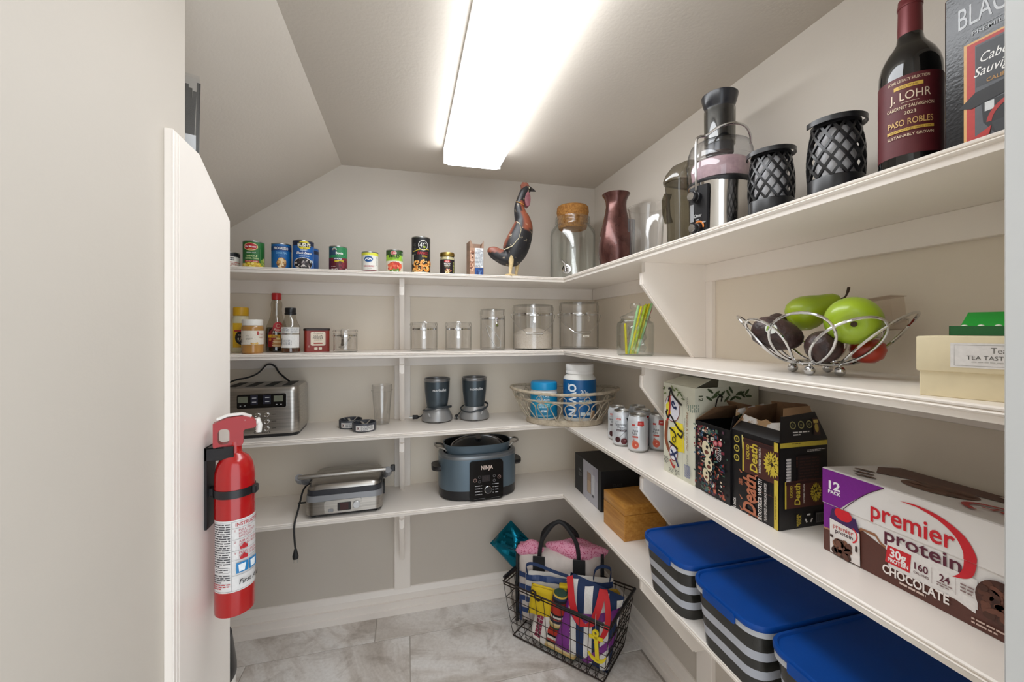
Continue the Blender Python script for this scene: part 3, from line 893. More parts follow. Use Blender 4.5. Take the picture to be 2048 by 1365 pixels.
# pulp bin on the far side
pb = B(); outl = rrect(-.156, -.088, -.058, .058, .03, 6)
rings = []
for z, k in ((0, .86), (.02, .9), (.17, 1.), (.205, 1.04)):
    rings.append([(-.122 + (x + .122) * k, y * k, z) for x, y in outl])
pb.loft(rings, False).add([(p[0], p[1], .0008) for p in rings[0]], [tuple(range(len(outl)))])
pb.obj('pulp_bin', SMOKE, t, 30)
pl = B(); rr = []
for z, k, dx in ((.2, 1.12, 0), (.207, 1.14, 0), (.225, 1.05, .004), (.244, .85, .012), (.252, .55, .03)):
    rr.append([(-.122 + dx + (x + .122) * k, y * k, z) for x, y in outl])
pl.loft(rr, True).obj('pulp_lid', clear('pulp_cover', '#c9c5bb', '#85827a', .5, .04, .1), t, 30)
B().tube([(-.17, -.02, .185), (-.186, -.015, .17), (-.189, -.01, .13), (-.18, -.008, .1)], .005, 8, flat=(.024, .004)).obj('bin_handle', SMOKE, t)

# ---- two lattice lanterns
LANT = mat('lantern_black', '#1a1a1c', .3, var=.05)
def lantern(label, loc, k, rz):
    t = thing('lattice_lantern', label, 'lantern', loc, rz, 'black lattice lanterns on the top shelf')
    R = lambda z: (.0435 - .0085 * ((z - .055) / .09) ** 2 * (1 if z > .055 else .1)) * k
    H = .166 * k
    B().lathe([(0, 0), (.041 * k, 0), (.0435 * k, .002), (.0445 * k, .06 * k), (.0435 * k, .063 * k), (.03 * k, .064 * k), (0, .065 * k)], 40).obj('base', LANT, t)
    B().lathe([(0, .066 * k), (.0315 * k, .066 * k), (.0325 * k, .1 * k), (.029 * k, .155 * k), (0, .16 * k)], 30).obj('inner_diffuser', mat('frosted_diffuser', '#cfcfd2', .5), t)
    b = B()
    for sgn in (1, -1):
        for i in range(12):
            pts = []
            for j in range(15):
                z = .062 * k + (H - .004 - .062 * k) * j / 14
                a = 2 * pi * i / 12 + sgn * j / 14 * pi * .5
                r = (.0425 + .0025 * sin(pi * j / 14) - .0065 * (j / 14) ** 2) * k
                pts.append((r * cos(a), r * sin(a), z))
            b.strap(pts, .0052 * k, .0046 * k, [(-sin(2 * pi * i / 12 + sgn * j / 14 * pi * .5), cos(2 * pi * i / 12 + sgn * j / 14 * pi * .5), 0) for j in range(15)])
    b.obj('lattice', LANT, t, 20)
    B().lathe([(.034 * k, H - .006), (.0395 * k, H - .006), (.0395 * k, H + .001), (.036 * k, H + .003), (.033 * k, H + .006), (.03 * k, H + .012), (0, H + .013)], 40).obj('cap', LANT, t)
    rp = [(.047 * k * cos(a), .047 * k * sin(a), H + .0025 - .002 * sin(a)) for a in [2 * pi * i / 48 for i in range(34)]]
    B().strap(rp, .0095 * k, .0028, (0, 0, 1)).obj('folded_handle', LANT, t, 20)
lantern('black lattice lantern standing right beside the juicer', (.795, .741, S1), 1.0, 120)
lantern('black lattice lantern standing next to the wine bottle', (.8, .602, S1), 1.0, 150)

# ---- wine bottle
t = thing('wine_bottle', 'dark red wine bottle with burgundy label and foil neck', 'wine bottle', (.79, .476, S1), -59)
B().lathe([(0, .012), (.018, .006), (.032, .001), (.036, 0), (.0382, .003), (.0385, .01), (.0385, .178), (.038, .192), (.0355, .205), (.0305, .217), (.0235, .228), (.0175, .238), (.0152, .25), (.0148, .27), (.0145, .295)], 48).obj('bottle', mat('dark_wine_glass', '#0c0b0a', .06, coat=.5), t)
B().lathe([(.0153, .243), (.0154, .262), (.0147, .29), (.0147, .2945), (.0156, .2955), (.0156, .3005), (.0148, .302), (.0145, .309), (.013, .3105), (0, .311)], 40).obj('foil_capsule', mat('burgundy_foil', '#6d2b2f', .35, .3), t)
w = B().lathe([(.0388, .048), (.0388, .172)], 48, a0=-pi / 2 - 1.62, a1=-pi / 2 + 1.62).obj('label', mat('burgundy_paper', '#5c1d24', .5, var=.05, vs=90), t)
G = '#d8b24e'
d = D().text('LOHR LEGACY SELECTION', -.002, .113, .0042, '#e6d2b4', .05).rect(-.002, .1025, .034, .0058, G).text('RED WINE', -.002, .1025, .003, '#8d6a20', .022)
d.text('J. LOHR', 0, .088, .0132, '#efdcc4', .048, .0).stroke([(-.01, .0775), (.01, .0775)], .0006, '#efdcc4')
d.text('CABERNET SAUVIGNON', 0, .0705, .0052, '#e6d2b4', .056, .008).text('2023', 0, .0605, .005, '#e6d2b4').text('PASO ROBLES', 0, .0465, .0098, '#e0b872', .053, .005)
d.rect(0, .0345, .055, .0045, G).text('ESTATE BOTTLED SINCE 1974', 0, .0345, .0026, '#7a5a18', .046).text('SUSTAINABLY GROWN', 0, .0255, .0042, '#e6d2b4', .054, .01)
d.make('print', w, cyl(.0388, .052), .004)

# ---- boxed wine
t = thing('wine_box', 'black boxed wine carton with a pouring cup picture, next to wine bottle', 'wine carton', (.746, .409, S1), -90)
B().box(0, .15, 0, .16, 0, .245, .0025).obj('carton', mat('glossy_black_card', '#191a1d', .22, var=.08, vs=12, bump=.15, bs=220), t, 0)
d = D().text('BLACK', .047, .205, .03, '#c9cdd2', .062, .0).stroke([(.03, .182), (.12, .182)], .0006, '#9aa0a6').text('PREMIUM', .05, .1765, .005, '#b5b9be', .04)
d.rect(.084, .086, .124, .158, '#d8a86a').rect(.085, .086, .12, .153, '#b5342f').rect(.092, .088, .117, .14, '#55585e').rect(.092, .128, .115, .055, '#3c3e43')
d.text('Cabernet', .064, .138, .0125, '#f0f0ee', .05, .0, .35).text('Sauvignon', .06, .121, .0125, '#f0f0ee', .055, .0, .35).text('CALIFORNIA', .065, .105, .005, '#b98a4c', .04)
d.poly([(.017, .08), (.034, .094), (.15, .108), (.15, .085), (.06, .08), (.03, .074)], '#17171a').poly([(.04, .076), (.15, .084), (.15, .02), (.06, .02), (.042, .05)], '#222326')
d.rect(.048, .07, .009, .012, '#cfd2d4').ring(.075, .046, .025, .03, '#a82824', .25, pi - .1).poly([(.05, .047), (.1, .05), (.09, .012), (.06, .012)], '#303236').poly([(.03, .032), (.05, .043), (.048, .033), (.034, .026)], '#b02a26').rect(.036, .02, .014, .02, '#141416')
d.clip(.003, .147, .003, .242).make('print', t, front(-.0001))
# ================================================================== SECOND SHELF
def canister(label, loc, R, h, rz, lid_h, handle=False, open_clasp=False, tag_text=None, group='clear lidded canisters on the second shelf'):
    t = thing('clamp_canister', label, 'canister', loc, rz, group)
    hb = h - lid_h
    B().lathe([(0, .0), (R - .004, 0), (R - .0005, .0025), (R, .006), (R, hb - .001), (R - .0028, hb - .001), (R - .0028, .0075), (0, .0065)], 48).obj('clear_body', ACRYL, t)
    B().lathe([(R + .0006, hb + .0005), (R + .0015, hb + .003), (R + .0015, hb + lid_h * .55), (R - .001, hb + lid_h * .75), (R - .002, h), (0, h), (0, h - .003), (R - .006, h - .003), (R - .006, hb + .001)], 48).obj('clear_lid', ACRYL, t)
    zb = hb - .016
    B().lathe([(R + .0004, zb), (R + .0012, zb), (R + .0012, zb + .0055), (R + .0004, zb + .0055)], 48).obj('metal_band', CHROME, t)
    a = -pi / 2 + (.3 if open_clasp else 0)
    c, s_ = cos(a), sin(a)
    def P(u, o, z): return (c * (R + o) - s_ * u, s_ * (R + o) + c * u, z)
    b = B()
    lz = zb - .014 if not open_clasp else zb - .012
    b.tube([P(-.006, .005, lz + .01), P(-.006, .005, h - .006), P(-.005, .001, h + .0015), P(.005, .001, h + .0015), P(.006, .005, h - .006), P(.006, .005, lz + .01)] if not open_clasp else [P(-.004, .004, zb), P(-.004, .012, lz - .01), P(.004, .012, lz - .01), P(.004, .004, zb)], .0011, 6)
    cl = b.obj('clasp_wire', CHROME, t)
    b = B()
    pts = [P(0, .004, zb + .008), P(0, .006, zb - .004), P(0, .0085, lz), P(0, .009, lz - .012)]
    b.strap(pts, .0085, .0016, (-s_, c, 0))
    k = B().lathe([(.0, -.001), (.006, -.001), (.006, .001), (0, .001)], 16)
    x, y, z = P(0, .0095, lz - .017)
    b.add([(x - s_ * p[0] + c * p[2], y + c * p[0] + s_ * p[2], z + p[1]) for p in k.v], k.f)
    b.obj('latch', CHROME, cl)
    if handle:
        hz = zb + .003
        pts = [(-R - .004, 0, hz), (-R - .008, -.006, hz - .01), (-R * .82, -R * .72, hz - .05), (-.034, -R * 1.08 - .006, hz - .085)]
        q = [(-p[0], p[1], p[2]) for p in pts[::-1]]
        B().tube(bez(pts, 5) + bez(q, 5), .0013, 6).obj('wire_handle', CHROME, t)
        B().tube([(-.036, -R * 1.08 - .007, hz - .086), (.036, -R * 1.08 - .007, hz - .086)], .0055, 10).obj('handle_grip', clear('grip_plastic', '#eceae6', '#b9b6b0', .5, .1, .15), t)
    if tag_text:
        w = D().rect(.02, hb * .34, .03, .0095, '#f2eee2').text(tag_text, .02, hb * .34, .0052, '#5a5650', .02)
        w.make('name_sticker', t, cyl(R), .005)
    return t

canister('small clear canister with metal clasp holding a scoop', (-.24, 1.752, S2), .0455, .09, face(-.24, 1.75, -12), .012)
canister('empty squat clear canister nearest the back bracket', (.07, 1.772, S2), .0565, .121, face(.07, 1.77), .016)
canister('empty squat clear canister beside the tall canister', (.217, 1.772, S2), .0565, .121, face(.217, 1.77), .016)
canister('tall narrow clear canister with a coiled white strap inside', (.37, 1.775, S2), .0555, .18, face(.37, 1.77), .028, open_clasp=True)
canister('large clear canister half full of rice with a bail handle', (.556, 1.768, S2), .0915, .2, face(.556, 1.77, 4), .028, handle=True)
canister('largest empty clear canister with a paper tag, in the corner', (.786, 1.778, S2), .0915, .216, face(.786, 1.78, 8), .04, handle=True, open_clasp=True, tag_text='Flour')
t = B().tube([(-.012, -.006, .008), (.0, .0, .03), (.012, .006, .05)], [.004, .003, .003], 8).ball((-.018, -.008, .012), (.012, .01, .005), 12, 6).obj('measuring_scoop', clear('scoop_plastic', '#e3e3e0', '#9c9c98', .4, .1, .15), None, label='little clear scoop inside the small clasp canister', cat='scoop', loc=(-.235, 1.75, S2 + .0075))
b = B()
pts = bez([(-.036, 0, .1), (-.02, .0, .095), (.012, 0, .06), (.03, 0, .03), (.028, 0, .006), (.012, 0, .004), (-.006, 0, .03), (-.024, 0, .06), (-.036, 0, .094)], 6)
b.strap(pts, .01, .002, (0, 1, 0)).obj('coiled_strap', mat('white_silicone', '#e6e4df', .5), None, label='white strap curled inside the tall canister', cat='strap', loc=(.375, 1.775, S2 + .0068), rot=(0, 0, .1))
RICE = mat('rice_grains', '#d9c9b4', .7, col2='#f0e8dc', vs=420, bump=.8, bs=420, detail=2)
B().lathe([(0, 0), (.0875, 0), (.0875, .062), (.07, .074), (.03, .088), (.01, .09), (0, .089)], 40).obj('rice', RICE, None, label='pale rice filling the lower half of the canister', cat='rice', kind='stuff', loc=(.556, 1.768, S2 + .0068))

# ---- condiments on the left
t = thing('mayonnaise_bottle', 'cream squeeze bottle with yellow cap, yellow label and black circle', 'bottle', (-.632, 1.812, S2), face(-.632, 1.81, 6))
mp_ = [(0, 0), (.03, 0), (.0345, .004), (.0345, .1), (.031, .122), (.026, .138), (.0225, .146)]
B().lathe(mp_, 36, sy=.85).obj('bottle', mat('mayo_plastic', '#ddd6b4', .3, sub=.1), t)
B().lathe([(.0255, .143), (.0262, .146), (.0262, .172), (.025, .176), (0, .176)], 36, sy=.9).obj('cap', mat('yellow_cap', '#dba91a', .4), t)
d = D().rect(0, .067, .064, .095, '#e2b623').ell(.004, .058, .027, .029, '#1d1a1a').rect(-.001, .084, .05, .0065, '#b83a2c').text("Duke's", .004, .05, .014, '#e9dfc4', .036, .01, .1, pi).text('SMOOTH', .004, .068, .0055, '#e9dfc4', .03, .02, 0, pi).text('MAYO', .012, .107, .006, '#2a2420', rot=pi)
d.make('print', t, lambda u, v, e: ((.0347 + e) * sin(u / .0345), -(.0347 * .85 + e) * cos(u / .0345), v), .005)

t = thing('peanut_butter_jar', 'peanut butter jar with white lid and white label', 'jar', (-.562, 1.722, S2), face(-.562, 1.72))
B().lathe([(0, 0), (.032, 0), (.0355, .004), (.0358, .06), (.0358, .096), (.034, .103), (.031, .106)], 36).obj('jar', mat('peanut_butter', '#b58545', .22, var=.08, vs=18, coat=.5), t)
B().lathe([(.033, .104), (.034, .105), (.034, .1245), (.0325, .127), (0, .127)], 40).obj('lid', mat('white_plastic', '#eceae4', .4), t)
w = B().lathe([(.0361, .034), (.0361, .085)], 36, a0=-pi / 2 - 1.5, a1=-pi / 2 + 1.9).obj('label', ink('#e9e2d4'), t)
d = D().rect(.017, .076, .0055, .014, '#b03a34').text('Crunchy', .032, .072, .0068, '#a33f38', .02, .0, .2).text('PEANUT', .031, .06, .0055, '#b5714a', .018).lines(-.022, .066, .018, 1, .003, '#8f8676', rng).lines(-.022, .058, .022, 2, .004, '#a59c8c', rng)
d.rect(-.043, .046, .012, .018, '#d8d3c8')
for k in range(7): d.rect(-.0475 + k * .0015, .046, .0008, .014, '#3a3834', top=(k == 0))
blobs(d, .006, .038, .012, .003, 8, .004, ['#c9963f', '#e0bc70'])
d.make('print', w, cyl(.0361), .006)

t = thing('syrup_bottle', 'pancake syrup bottle with red cap and red label', 'bottle', (-.51, 1.825, S2), face(-.51, 1.82, 4))
SY = [(0, 0), (.034, 0), (.0385, .004), (.0385, .085), (.036, .1), (.027, .125), (.0205, .15), (.0185, .17), (.0205, .188), (.019, .2), (.0155, .208), (.0155, .214)]
B().lathe(SY, 36, sy=.7).obj('bottle', clear('syrup_bottle_plastic', '#e9e6df', '#a29d94', .5, .04, .1), t)
B().lathe([(0, .002), (.033, .002), (.0375, .006), (.0375, .084), (.0352, .098), (0, .0985)], 36, sy=.7).obj('syrup', mat('dark_syrup', '#1c0f0a', .12, coat=.4), t)
B().lathe([(.0165, .209), (.0175, .21), (.0175, .232), (.016, .236), (0, .236)], 30).obj('cap', mat('red_cap', '#b81f22', .35), t)
d = D().poly([(-.032, .02), (.032, .02), (.032, .075), (.02, .1), (.004, .106), (-.012, .1), (-.026, .082), (-.032, .075)], '#7d1518').ell(.004, .1, .018, .02, '#c01f26').ring(.004, .104, .006, .007, '#e9d8b4').text('Pearl', .002, .089, .0095, '#f4ead6', .026, .0, .2).text('Milling', .002, .0785, .0095, '#f4ead6', .034, .0, .2)
d.rect(0, .063, .066, .0115, '#e0ab28').text('Butter Rich', .002, .063, .0078, '#3a1c0a', .044, .01, .25).rect(0, .038, .066, .037, '#8d1d1c')
for k in range(4): d.ell(.004, .026 + k * .0075, .022 - k * .0015, .0052, ['#e0c090', '#c28a4a'][k % 2])
d.ell(.004, .053, .007, .0035, '#f0dc8a').ell(-.024, .05, .005, .005, '#c9772a')
d.make('print', t, lambda u, v, e: ((.0387 + e) * sin(u / .0385), -(.0387 * .7 + e + (0.0 if v < .085 else -(v - .085) * .12)) * cos(u / .0385), v), .005)

t = thing('sauce_bottle', 'nearly empty glass sauce bottle with black cap and white back label', 'bottle', (-.438, 1.742, S2), face(-.438, 1.74))
B().lathe([(0, .001), (.028, 0), (.033, .004), (.0332, .092), (.031, .105), (.022, .125), (.0185, .14), (.0175, .155)], 36).obj('bottle', clear('sauce_glass', '#eceae4', '#6f6c64', .6, .03, .12), t)
B().lathe([(0, .003), (.0315, .003), (.0315, .016), (0, .017)], 32).obj('sauce', mat('brown_sauce', '#5d3218', .2), t)
B().lathe([(.0205, .146), (.0208, .153), (.019, .154), (.0195, .157), (.0195, .171), (.018, .174), (0, .174)], 36).obj('cap', BLACKP, t)
w = B().lathe([(.0336, .02), (.0336, .07)], 30, a0=-pi / 2 - 1.25, a1=-pi / 2 + 1.1).obj('label', ink('#e6e5e2'), t)
B().lathe([(.0336, .074), (.0336, .098)], 30, a0=-pi / 2 - 1.25, a1=-pi / 2 + 1.1).obj('nutrition_label', ink('#e6e5e2'), t)
d = D().text('Nutrition', -.02, .094, .004, '#2e2e30', .02).lines(-.034, .09, .03, 4, .0042, '#85868a', rng).lines(0, .096, .03, 5, .004, '#9a9b9e', rng)
for k in range(9): d.rect(-.036, .03 + k * .003, .008, .0018, '#232325', top=(k == 0))
d.lines(-.024, .03, .02, 6, .005, '#a0a1a3', rng, rot=pi / 2)
d.make('print', w, cyl(.0336), .006)

t = thing('cocoa_tin', 'red cocoa powder tin with cream label and dark lid', 'tin', (-.356, 1.8, S2), face(-.356, 1.8, 4))
o_ = rrect(-.046, .046, -.03, .03, .01)
B().loft([ring(o_, 0), ring(o_, .086)]).obj('tin', mat('cocoa_red', '#8f2a1c', .4), t)
o2_ = rrect(-.048, .048, -.032, .032, .011)
B().loft([ring(o2_, .085), ring(o2_, .0925), ring(rrect(-.046, .046, -.03, .03, .01), .0945)]).obj('lid', mat('dark_brown_lid', '#2a1c18', .45), t)
d = D().poly(rrect(-.024, .03, .025, .08, .006), '#e9dcc8').text('Organics', .003, .0745, .0062, '#5e4a2c', .032, .0).text('COCOA', .003, .064, .0072, '#3f2a1c', .032, .015).text('POWDER', .003, .055, .0068, '#3f2a1c', .038, .015).lines(-.012, .048, .03, 2, .0035, '#a08a72', rng).rect(.003, .034, .032, .005, '#a83a28')
d.poly(rrect(-.011, .001, .008, .018, .002), '#eadcc8').poly(rrect(.005, .017, .008, .018, .002), '#eadcc8').ring(-.03, .022, .0022, .0032, '#eadcc8')
d.make('print', t, front(-.0303))
d = D().rect(0, .05, .03, .06, '#d9c9b0').lines(-.012, .07, .022, 7, .006, '#5a4434', rng)
d.make('side_print', t, flat((.0463, 0, 0), (0, 1, 0), (0, 0, 1)))

# ---- glass cookie jar with drinking straws
JR = (.762, 1.25)
t = thing('glass_jar', 'octagonal glass jar with knobbed lid holding striped straws', 'jar', (*JR, S2), 10)
def octo(r, z, n=16):
    out = []
    for i in range(n):
        a = 2 * pi * i / n
        k = 1 if i % 2 == 0 else .945
        out.append((r * k * cos(a), r * k * sin(a), z))
    return out
B().loft([octo(r, z) for r, z in ((.056, .0), (.061, .004), (.0625, .05), (.0625, .1), (.06, .112), (.048, .12), (.048, .127), (.046, .127), (.046, .119), (.058, .11), (.06, .1), (.06, .05), (.0585, .006))], False).lathe([(0, .003), (.056, .003)], 24).obj('glass_body', GLASS, t, 20)
B().lathe([(.05, .1275), (.0515, .13), (.05, .133), (.036, .14), (.02, .148), (.012, .152), (.011, .158), (.0165, .164), (.018, .172), (.0155, .179), (0, .18)], 24).obj('glass_lid', GLASS, t, 20)
for i, (x, y, dx, dy, c, L) in enumerate([(-.012, -.015, .018, -.03, 'g', .17), (-.006, -.02, .02, -.03, 'y', .168), (.004, -.012, .026, -.026, 'y', .172), (.009, -.008, .028, -.025, 'y', .176), (.012, -.016, .03, -.028, 'y', .177), (.016, -.012, .031, -.026, 'l', .176), (.018, -.018, .032, -.03, 'g', .178), (.0, -.025, .026, -.03, 'l', .172), (-.02, -.01, .006, .0, 'y', .11), (.022, -.006, .034, -.022, 'r', .166)]):
    col = {'g': '#a6d89c', 'y': '#e3d81c', 'l': '#b7d43a', 'r': '#c0506a'}[c]
    nm = {'g': 'pale green', 'y': 'yellow', 'l': 'lime green', 'r': 'pink'}[c]
    x0, y0 = x * 1.1 - .018, y * .6 + .002
    if c in 'yglr' and L > .12:
        p0 = Vector((x0, y0, .007)); p1 = Vector((x0 + dx * 1.25 + .004, y0 + dy * .7, L))
    else:
        p0 = Vector((-.045, -.02, .007)); p1 = Vector((-.05, -.02, L))
    B().tube([p0, p1], .004, 8).obj('drinking_straw', mat('straw_' + c, col, .35, sub=.0), None, label=nm + ' drinking straw standing in the glass jar', cat='straw', group=nm + ' straws in the glass jar', loc=(*JR, S2))
b = B(); rg = random.Random(3)
rings = []
for k in range(9):
    z = .012 + k * .0115
    rings.append([((.03 + rg.uniform(-.006, .006)) * cos(a) + .004, (.022 + rg.uniform(-.005, .005)) * sin(a) - .004, z + rg.uniform(-.003, .003)) for a in [2 * pi * i / 14 for i in range(14)]])
b.loft(rings, False).obj('crinkled_bag', clear('crinkled_film', '#f4f8f8', '#c9d2d4', .7, .12, .12), None, 0, label='crinkled clear film bag around the straws in the jar', cat='bag', loc=(*JR, S2))

# ---- chrome wire fruit bowl and fruit
BC = (.797, .632)
t = thing('fruit_bowl', 'chrome wire bowl of looping petals full of fruit', 'bowl', (*BC, S2))
def bowl_pt(a, s):
    r = .034 + .104 * s ** .85
    return (r * cos(a), r * sin(a), .021 + .088 * s ** 1.7)
for k in range(9):
    a0 = 2 * pi * k / 9
    pts = []
    for i in range(40):
        q = 2 * pi * i / 40
        s_ = (1 - cos(q)) / 2
        pts.append(bowl_pt(a0 + .52 * sin(q) + .28 * (s_ - .5), s_ * (1.0 + .06 * (k % 2))))
    B().tube(pts, .0026, 8, closed=True).obj('wire_petal', CHROME, t)
B().tube([(.046 * cos(a), .046 * sin(a), .0235) for a in [2 * pi * i / 36 for i in range(36)]], .0024, 8, closed=True).tube([(.03 * cos(a), .03 * sin(a), .021) for a in [2 * pi * i / 30 for i in range(30)]], .002, 8, closed=True).obj('base_ring', CHROME, t)
for a in (200, 262, 20, 110):
    q = radians(a); B().ball((.046 * cos(q), .046 * sin(q), .0095), .0095, 16, 10).tube([(.046 * cos(q), .046 * sin(q), .017), (.046 * cos(q), .046 * sin(q), .0235)], .002, 6).obj('ball_foot', CHROME, t)

SKIN = mat('avocado_skin', '#2a1a18', .42, col2='#48322f', vs=60, bump=.9, bs=130, detail=3)
PEAR = mat('pear_skin', '#8aa318', .36, col2='#a5bb1f', vs=9, bump=.05, bs=40, coat=.15)
SPECK = mat('green_fruit_skin', '#86a51a', .33, col2='#9fba22', vs=11, bump=.05, bs=40, coat=.2)
WOODY = mat('stem', '#3d2a1a', .7)
def fruit(name, label, cat, loc, rot, prof, m, stem=None, group=None):
    t = thing(name, label, cat, loc, rot=rot, group=group)
    o = B().lathe(prof, 32).obj('flesh', m, t, 80)
    if stem: B().tube(bez(stem[0], 5), stem[1], 8).obj('stem', WOODY, t)
    return t
def AVO(k): return [(0, -.047 * k), (.014 * k, -.045 * k), (.027 * k, -.036 * k), (.034 * k, -.02 * k), (.036 * k, -.004 * k), (.0335 * k, .014 * k), (.027 * k, .032 * k), (.018 * k, .045 * k), (.009 * k, .051 * k), (0, .0525 * k)]
av = fruit('avocado', 'dark avocado with a white and green sticker, front of the fruit bowl', 'avocado', (.74, .679, S2 + .08), aim((.62, -.78, -.3)), AVO(.95), SKIN, None, 'avocados in the wire bowl')
sv = Vector((-.74, -.679, .12)).normalized()
so = B().lathe([(0, .0), (.0105, 0), (.0103, .0005), (0, .0008)], 20).box(-.006, .006, -.0075, -.0045, .0006, .001, mi=1).obj('sticker', [mat('white_sticker', '#e9ece6', .4), mat('green_sticker', '#8fae3a', .4)], None)
so.parent = av
so.matrix_parent_inverse = Matrix()
rm = av.rotation_euler.to_matrix().inverted()
so.location = rm @ (sv * .0342 + Vector((-.004, .006, .006))); so.rotation_euler = (rm @ sv).to_track_quat('Z', 'Y').to_euler()
fruit('avocado', 'avocado at the far left edge of the wire bowl', 'avocado', (.8, .731, S2 + .084), aim((.3, .2, .9)), AVO(.82), SKIN, None, 'avocados in the wire bowl')
fruit('avocado', 'avocado low in the bowl under the green apple', 'avocado', (.768, .6, S2 + .056), aim((.8, .55, .1)), AVO(.85), SKIN, None, 'avocados in the wire bowl')
fruit('pear', 'speckled green pear lying on top, stem to the right', 'pear', (.824, .676, S2 + .126), aim((.56, -.72, .42)), [(0, -.04), (.006, -.0405), (.02, -.038), (.031, -.029), (.0365, -.014), (.036, .001), (.031, .016), (.0245, .03), (.0205, .042), (.0165, .052), (.009, .059), (.003, .0595), (0, .058)], PEAR, ([(0, 0, .057), (-.001, 0, .066), (-.005, .006, .074), (-.008, .014, .08)], [.0018] * 10 + [.0026] * 6))
ap = fruit('apple', 'large shiny green apple at the right of the bowl', 'apple', (.776, .553, S2 + .104), aim((.77, .6, .22)), [(0, -.026), (.004, -.0275), (.012, -.0335), (.024, -.0325), (.0365, -.022), (.0425, -.006), (.0425, .008), (.037, .022), (.025, .03), (.012, .031), (.004, .026), (0, .021)], SPECK, ([(0, 0, .022), (0, .001, .034), (.002, .002, .04)], .0016))
B().lathe([(0, -.024), (.0045, -.0262), (.005, -.029), (.003, -.0285), (0, -.027)], 12).obj('calyx', WOODY, ap)
TOM = mat('tomato_skin', '#a8321f', .28, var=.12, vs=10, coat=.3)
def tomato(label, loc, k):
    t = thing('tomato', label, 'tomato', loc, group='tomatoes in the wire bowl')
    B().lathe([(0, -.026 * k), (.012 * k, -.0255 * k), (.025 * k, -.016 * k), (.0305 * k, 0), (.0285 * k, .013 * k), (.018 * k, .0225 * k), (.008 * k, .0225 * k), (0, .02 * k)], 24).obj('flesh', TOM, t, 80)
    b = B()
    for i in range(5):
        a = 2 * pi * i / 5
        b.strap([(0, 0, .021 * k), (.009 * k * cos(a), .009 * k * sin(a), .0255 * k), (.02 * k * cos(a), .02 * k * sin(a), .0275 * k)], .004, .0008, (-sin(a), cos(a), 0))
    b.tube([(0, 0, .021 * k), (.001, 0, .033 * k)], .0014, 6).obj('calyx', mat('tomato_calyx', '#4a4326', .7), t)
tomato('red tomato at the back of the wire bowl behind the pear', (.884, .622, S2 + .112), .58)
tomato('red tomato low under the apple in the wire bowl', (.824, .562, S2 + .05), .9)

t = thing('produce_box', 'clear plastic produce box standing behind the apple in the bowl', 'plastic box', (.884, .598, S2 + .084), rot=(0, radians(-6), radians(-90)))
b = B()
for a in ((-.052, .052, -.0185, -.018), (-.052, .052, .018, .0185), (-.052, -.0515, -.018, .018), (.0515, .052, -.018, .018)): b.box(*a, 0, .062)
b.box(-.055, .055, -.021, .021, .061, .063).box(-.052, .052, -.018, .018, 0, .0006)
b.obj('clear_shell', clear('produce_film', '#fcfaf8', '#ddd2ca', .4, .06, .05), t, 0)

# ---- tea presentation box and the green sweet packet on it
t = thing('tea_box', 'cream lidded tea box with a white label', 'box', (.6655, .3945, S2), -69.4)
CREAM = mat('cream_paperboard', '#e3d6b4', .55, var=.03, vs=40)
B().box(.003, .142, .003, .137, 0, .05, .001).obj('base', CREAM, t, 0)
b = B().box(0, .145, 0, .14, .033, .0795, .0022, 2)
ld = b.obj('lid', CREAM, t, 30)
D().rect(.073, .0555, .082, .031, '#e9e7e6').stroke([(.0355, .0425), (.0355, .0685), (.111, .0685), (.111, .0425), (.0355, .0425)], .0007, '#b5b2b0').text('Tea Forte', .083, .0625, .0075, '#6d6a66', .034, -.005).text('TEA TASTING', .067, .053, .0052, '#55534f', .042, .0).lines(.05, .048, .05, 1, .0022, '#b9b6b2', rng).make('print', ld, front(-.0001))
t = thing('green_packet', 'bright green open packet on top of the cream tea box', 'packet', (.762, .412, S2 + .0797), -76)
GRN = mat('bright_green_card', '#12a436', .4); DGR = mat('deep_green_card', '#0d5c2a', .45)
b = B().box(0, .075, 0, .001, 0, .0135).box(0, .001, 0, .05, 0, .0135).box(.074, .075, 0, .05, 0, .0135).box(0, .075, 0, .05, 0, .0008).obj('tray', DGR, t, 0)
B().prism([(.012, .012), (.05, .012), (.05, .034), (.048, .034)], .008, .075, 'yz').obj('flap', GRN, t, 0)
for k in range(4): B().ball((.014 + k * .016, .006, .0125), (.004, .003, .003), 10, 6).obj('mint', mat('white_mint', '#e6e2d8', .5), t)
# ================================================================== THIRD SHELF
# ---- toaster
t = thing('toaster', 'brushed steel four-slice toaster with a dark display panel', 'toaster', (-.545, 1.8, S3), 2)
o_ = [(x, y) for x, y in rrect(-.143, .143, -.104, .104, .03, 6)]
def sc(o, kx, ky): return [(p[0] * kx, p[1] * ky) for p in o]
B().loft([ring(sc(o_, .985, .985), .012), ring(o_, .02), ring(sc(o_, .995, .99), .09), ring(sc(o_, .985, .97), .165), ring(sc(o_, .975, .945), .178), ring(sc(o_, .955, .9), .1855), ring(sc(o_, .9, .82), .188)]).obj('steel_shell', BRUSH, t, 40)
B().loft([ring(sc(o_, .96, .96), 0), ring(sc(o_, .98, .98), .013)]).obj('base', BLACKP, t)
for k in range(4):
    x = -.093 + k * .062
    B().box(x - .016, x + .016, -.07, .075, .1882, .1886).obj('bread_slot', mat('slot_dark', '#0d0c0c', .6), t, 0)
fy = -.1042
pn_ = B().prism(rrect(-.062, .1, .112, .163, .006), fy - .003, fy + .004).obj('display_panel', mat('gloss_black', '#0b0b0d', .12), t, 30)
d = D().rect(-.043, .145, .031, .022, '#6d7060').rect(.074, .145, .031, .022, '#6d7060').rect(-.006, .143, .024, .034, '#16182a').rect(.036, .143, .026, .034, '#16182a')
for x in (-.006, .037): d.rect(x, .15, .014, .0025, '#cfd0d4').rect(x, .135, .014, .0025, '#cfd0d4')
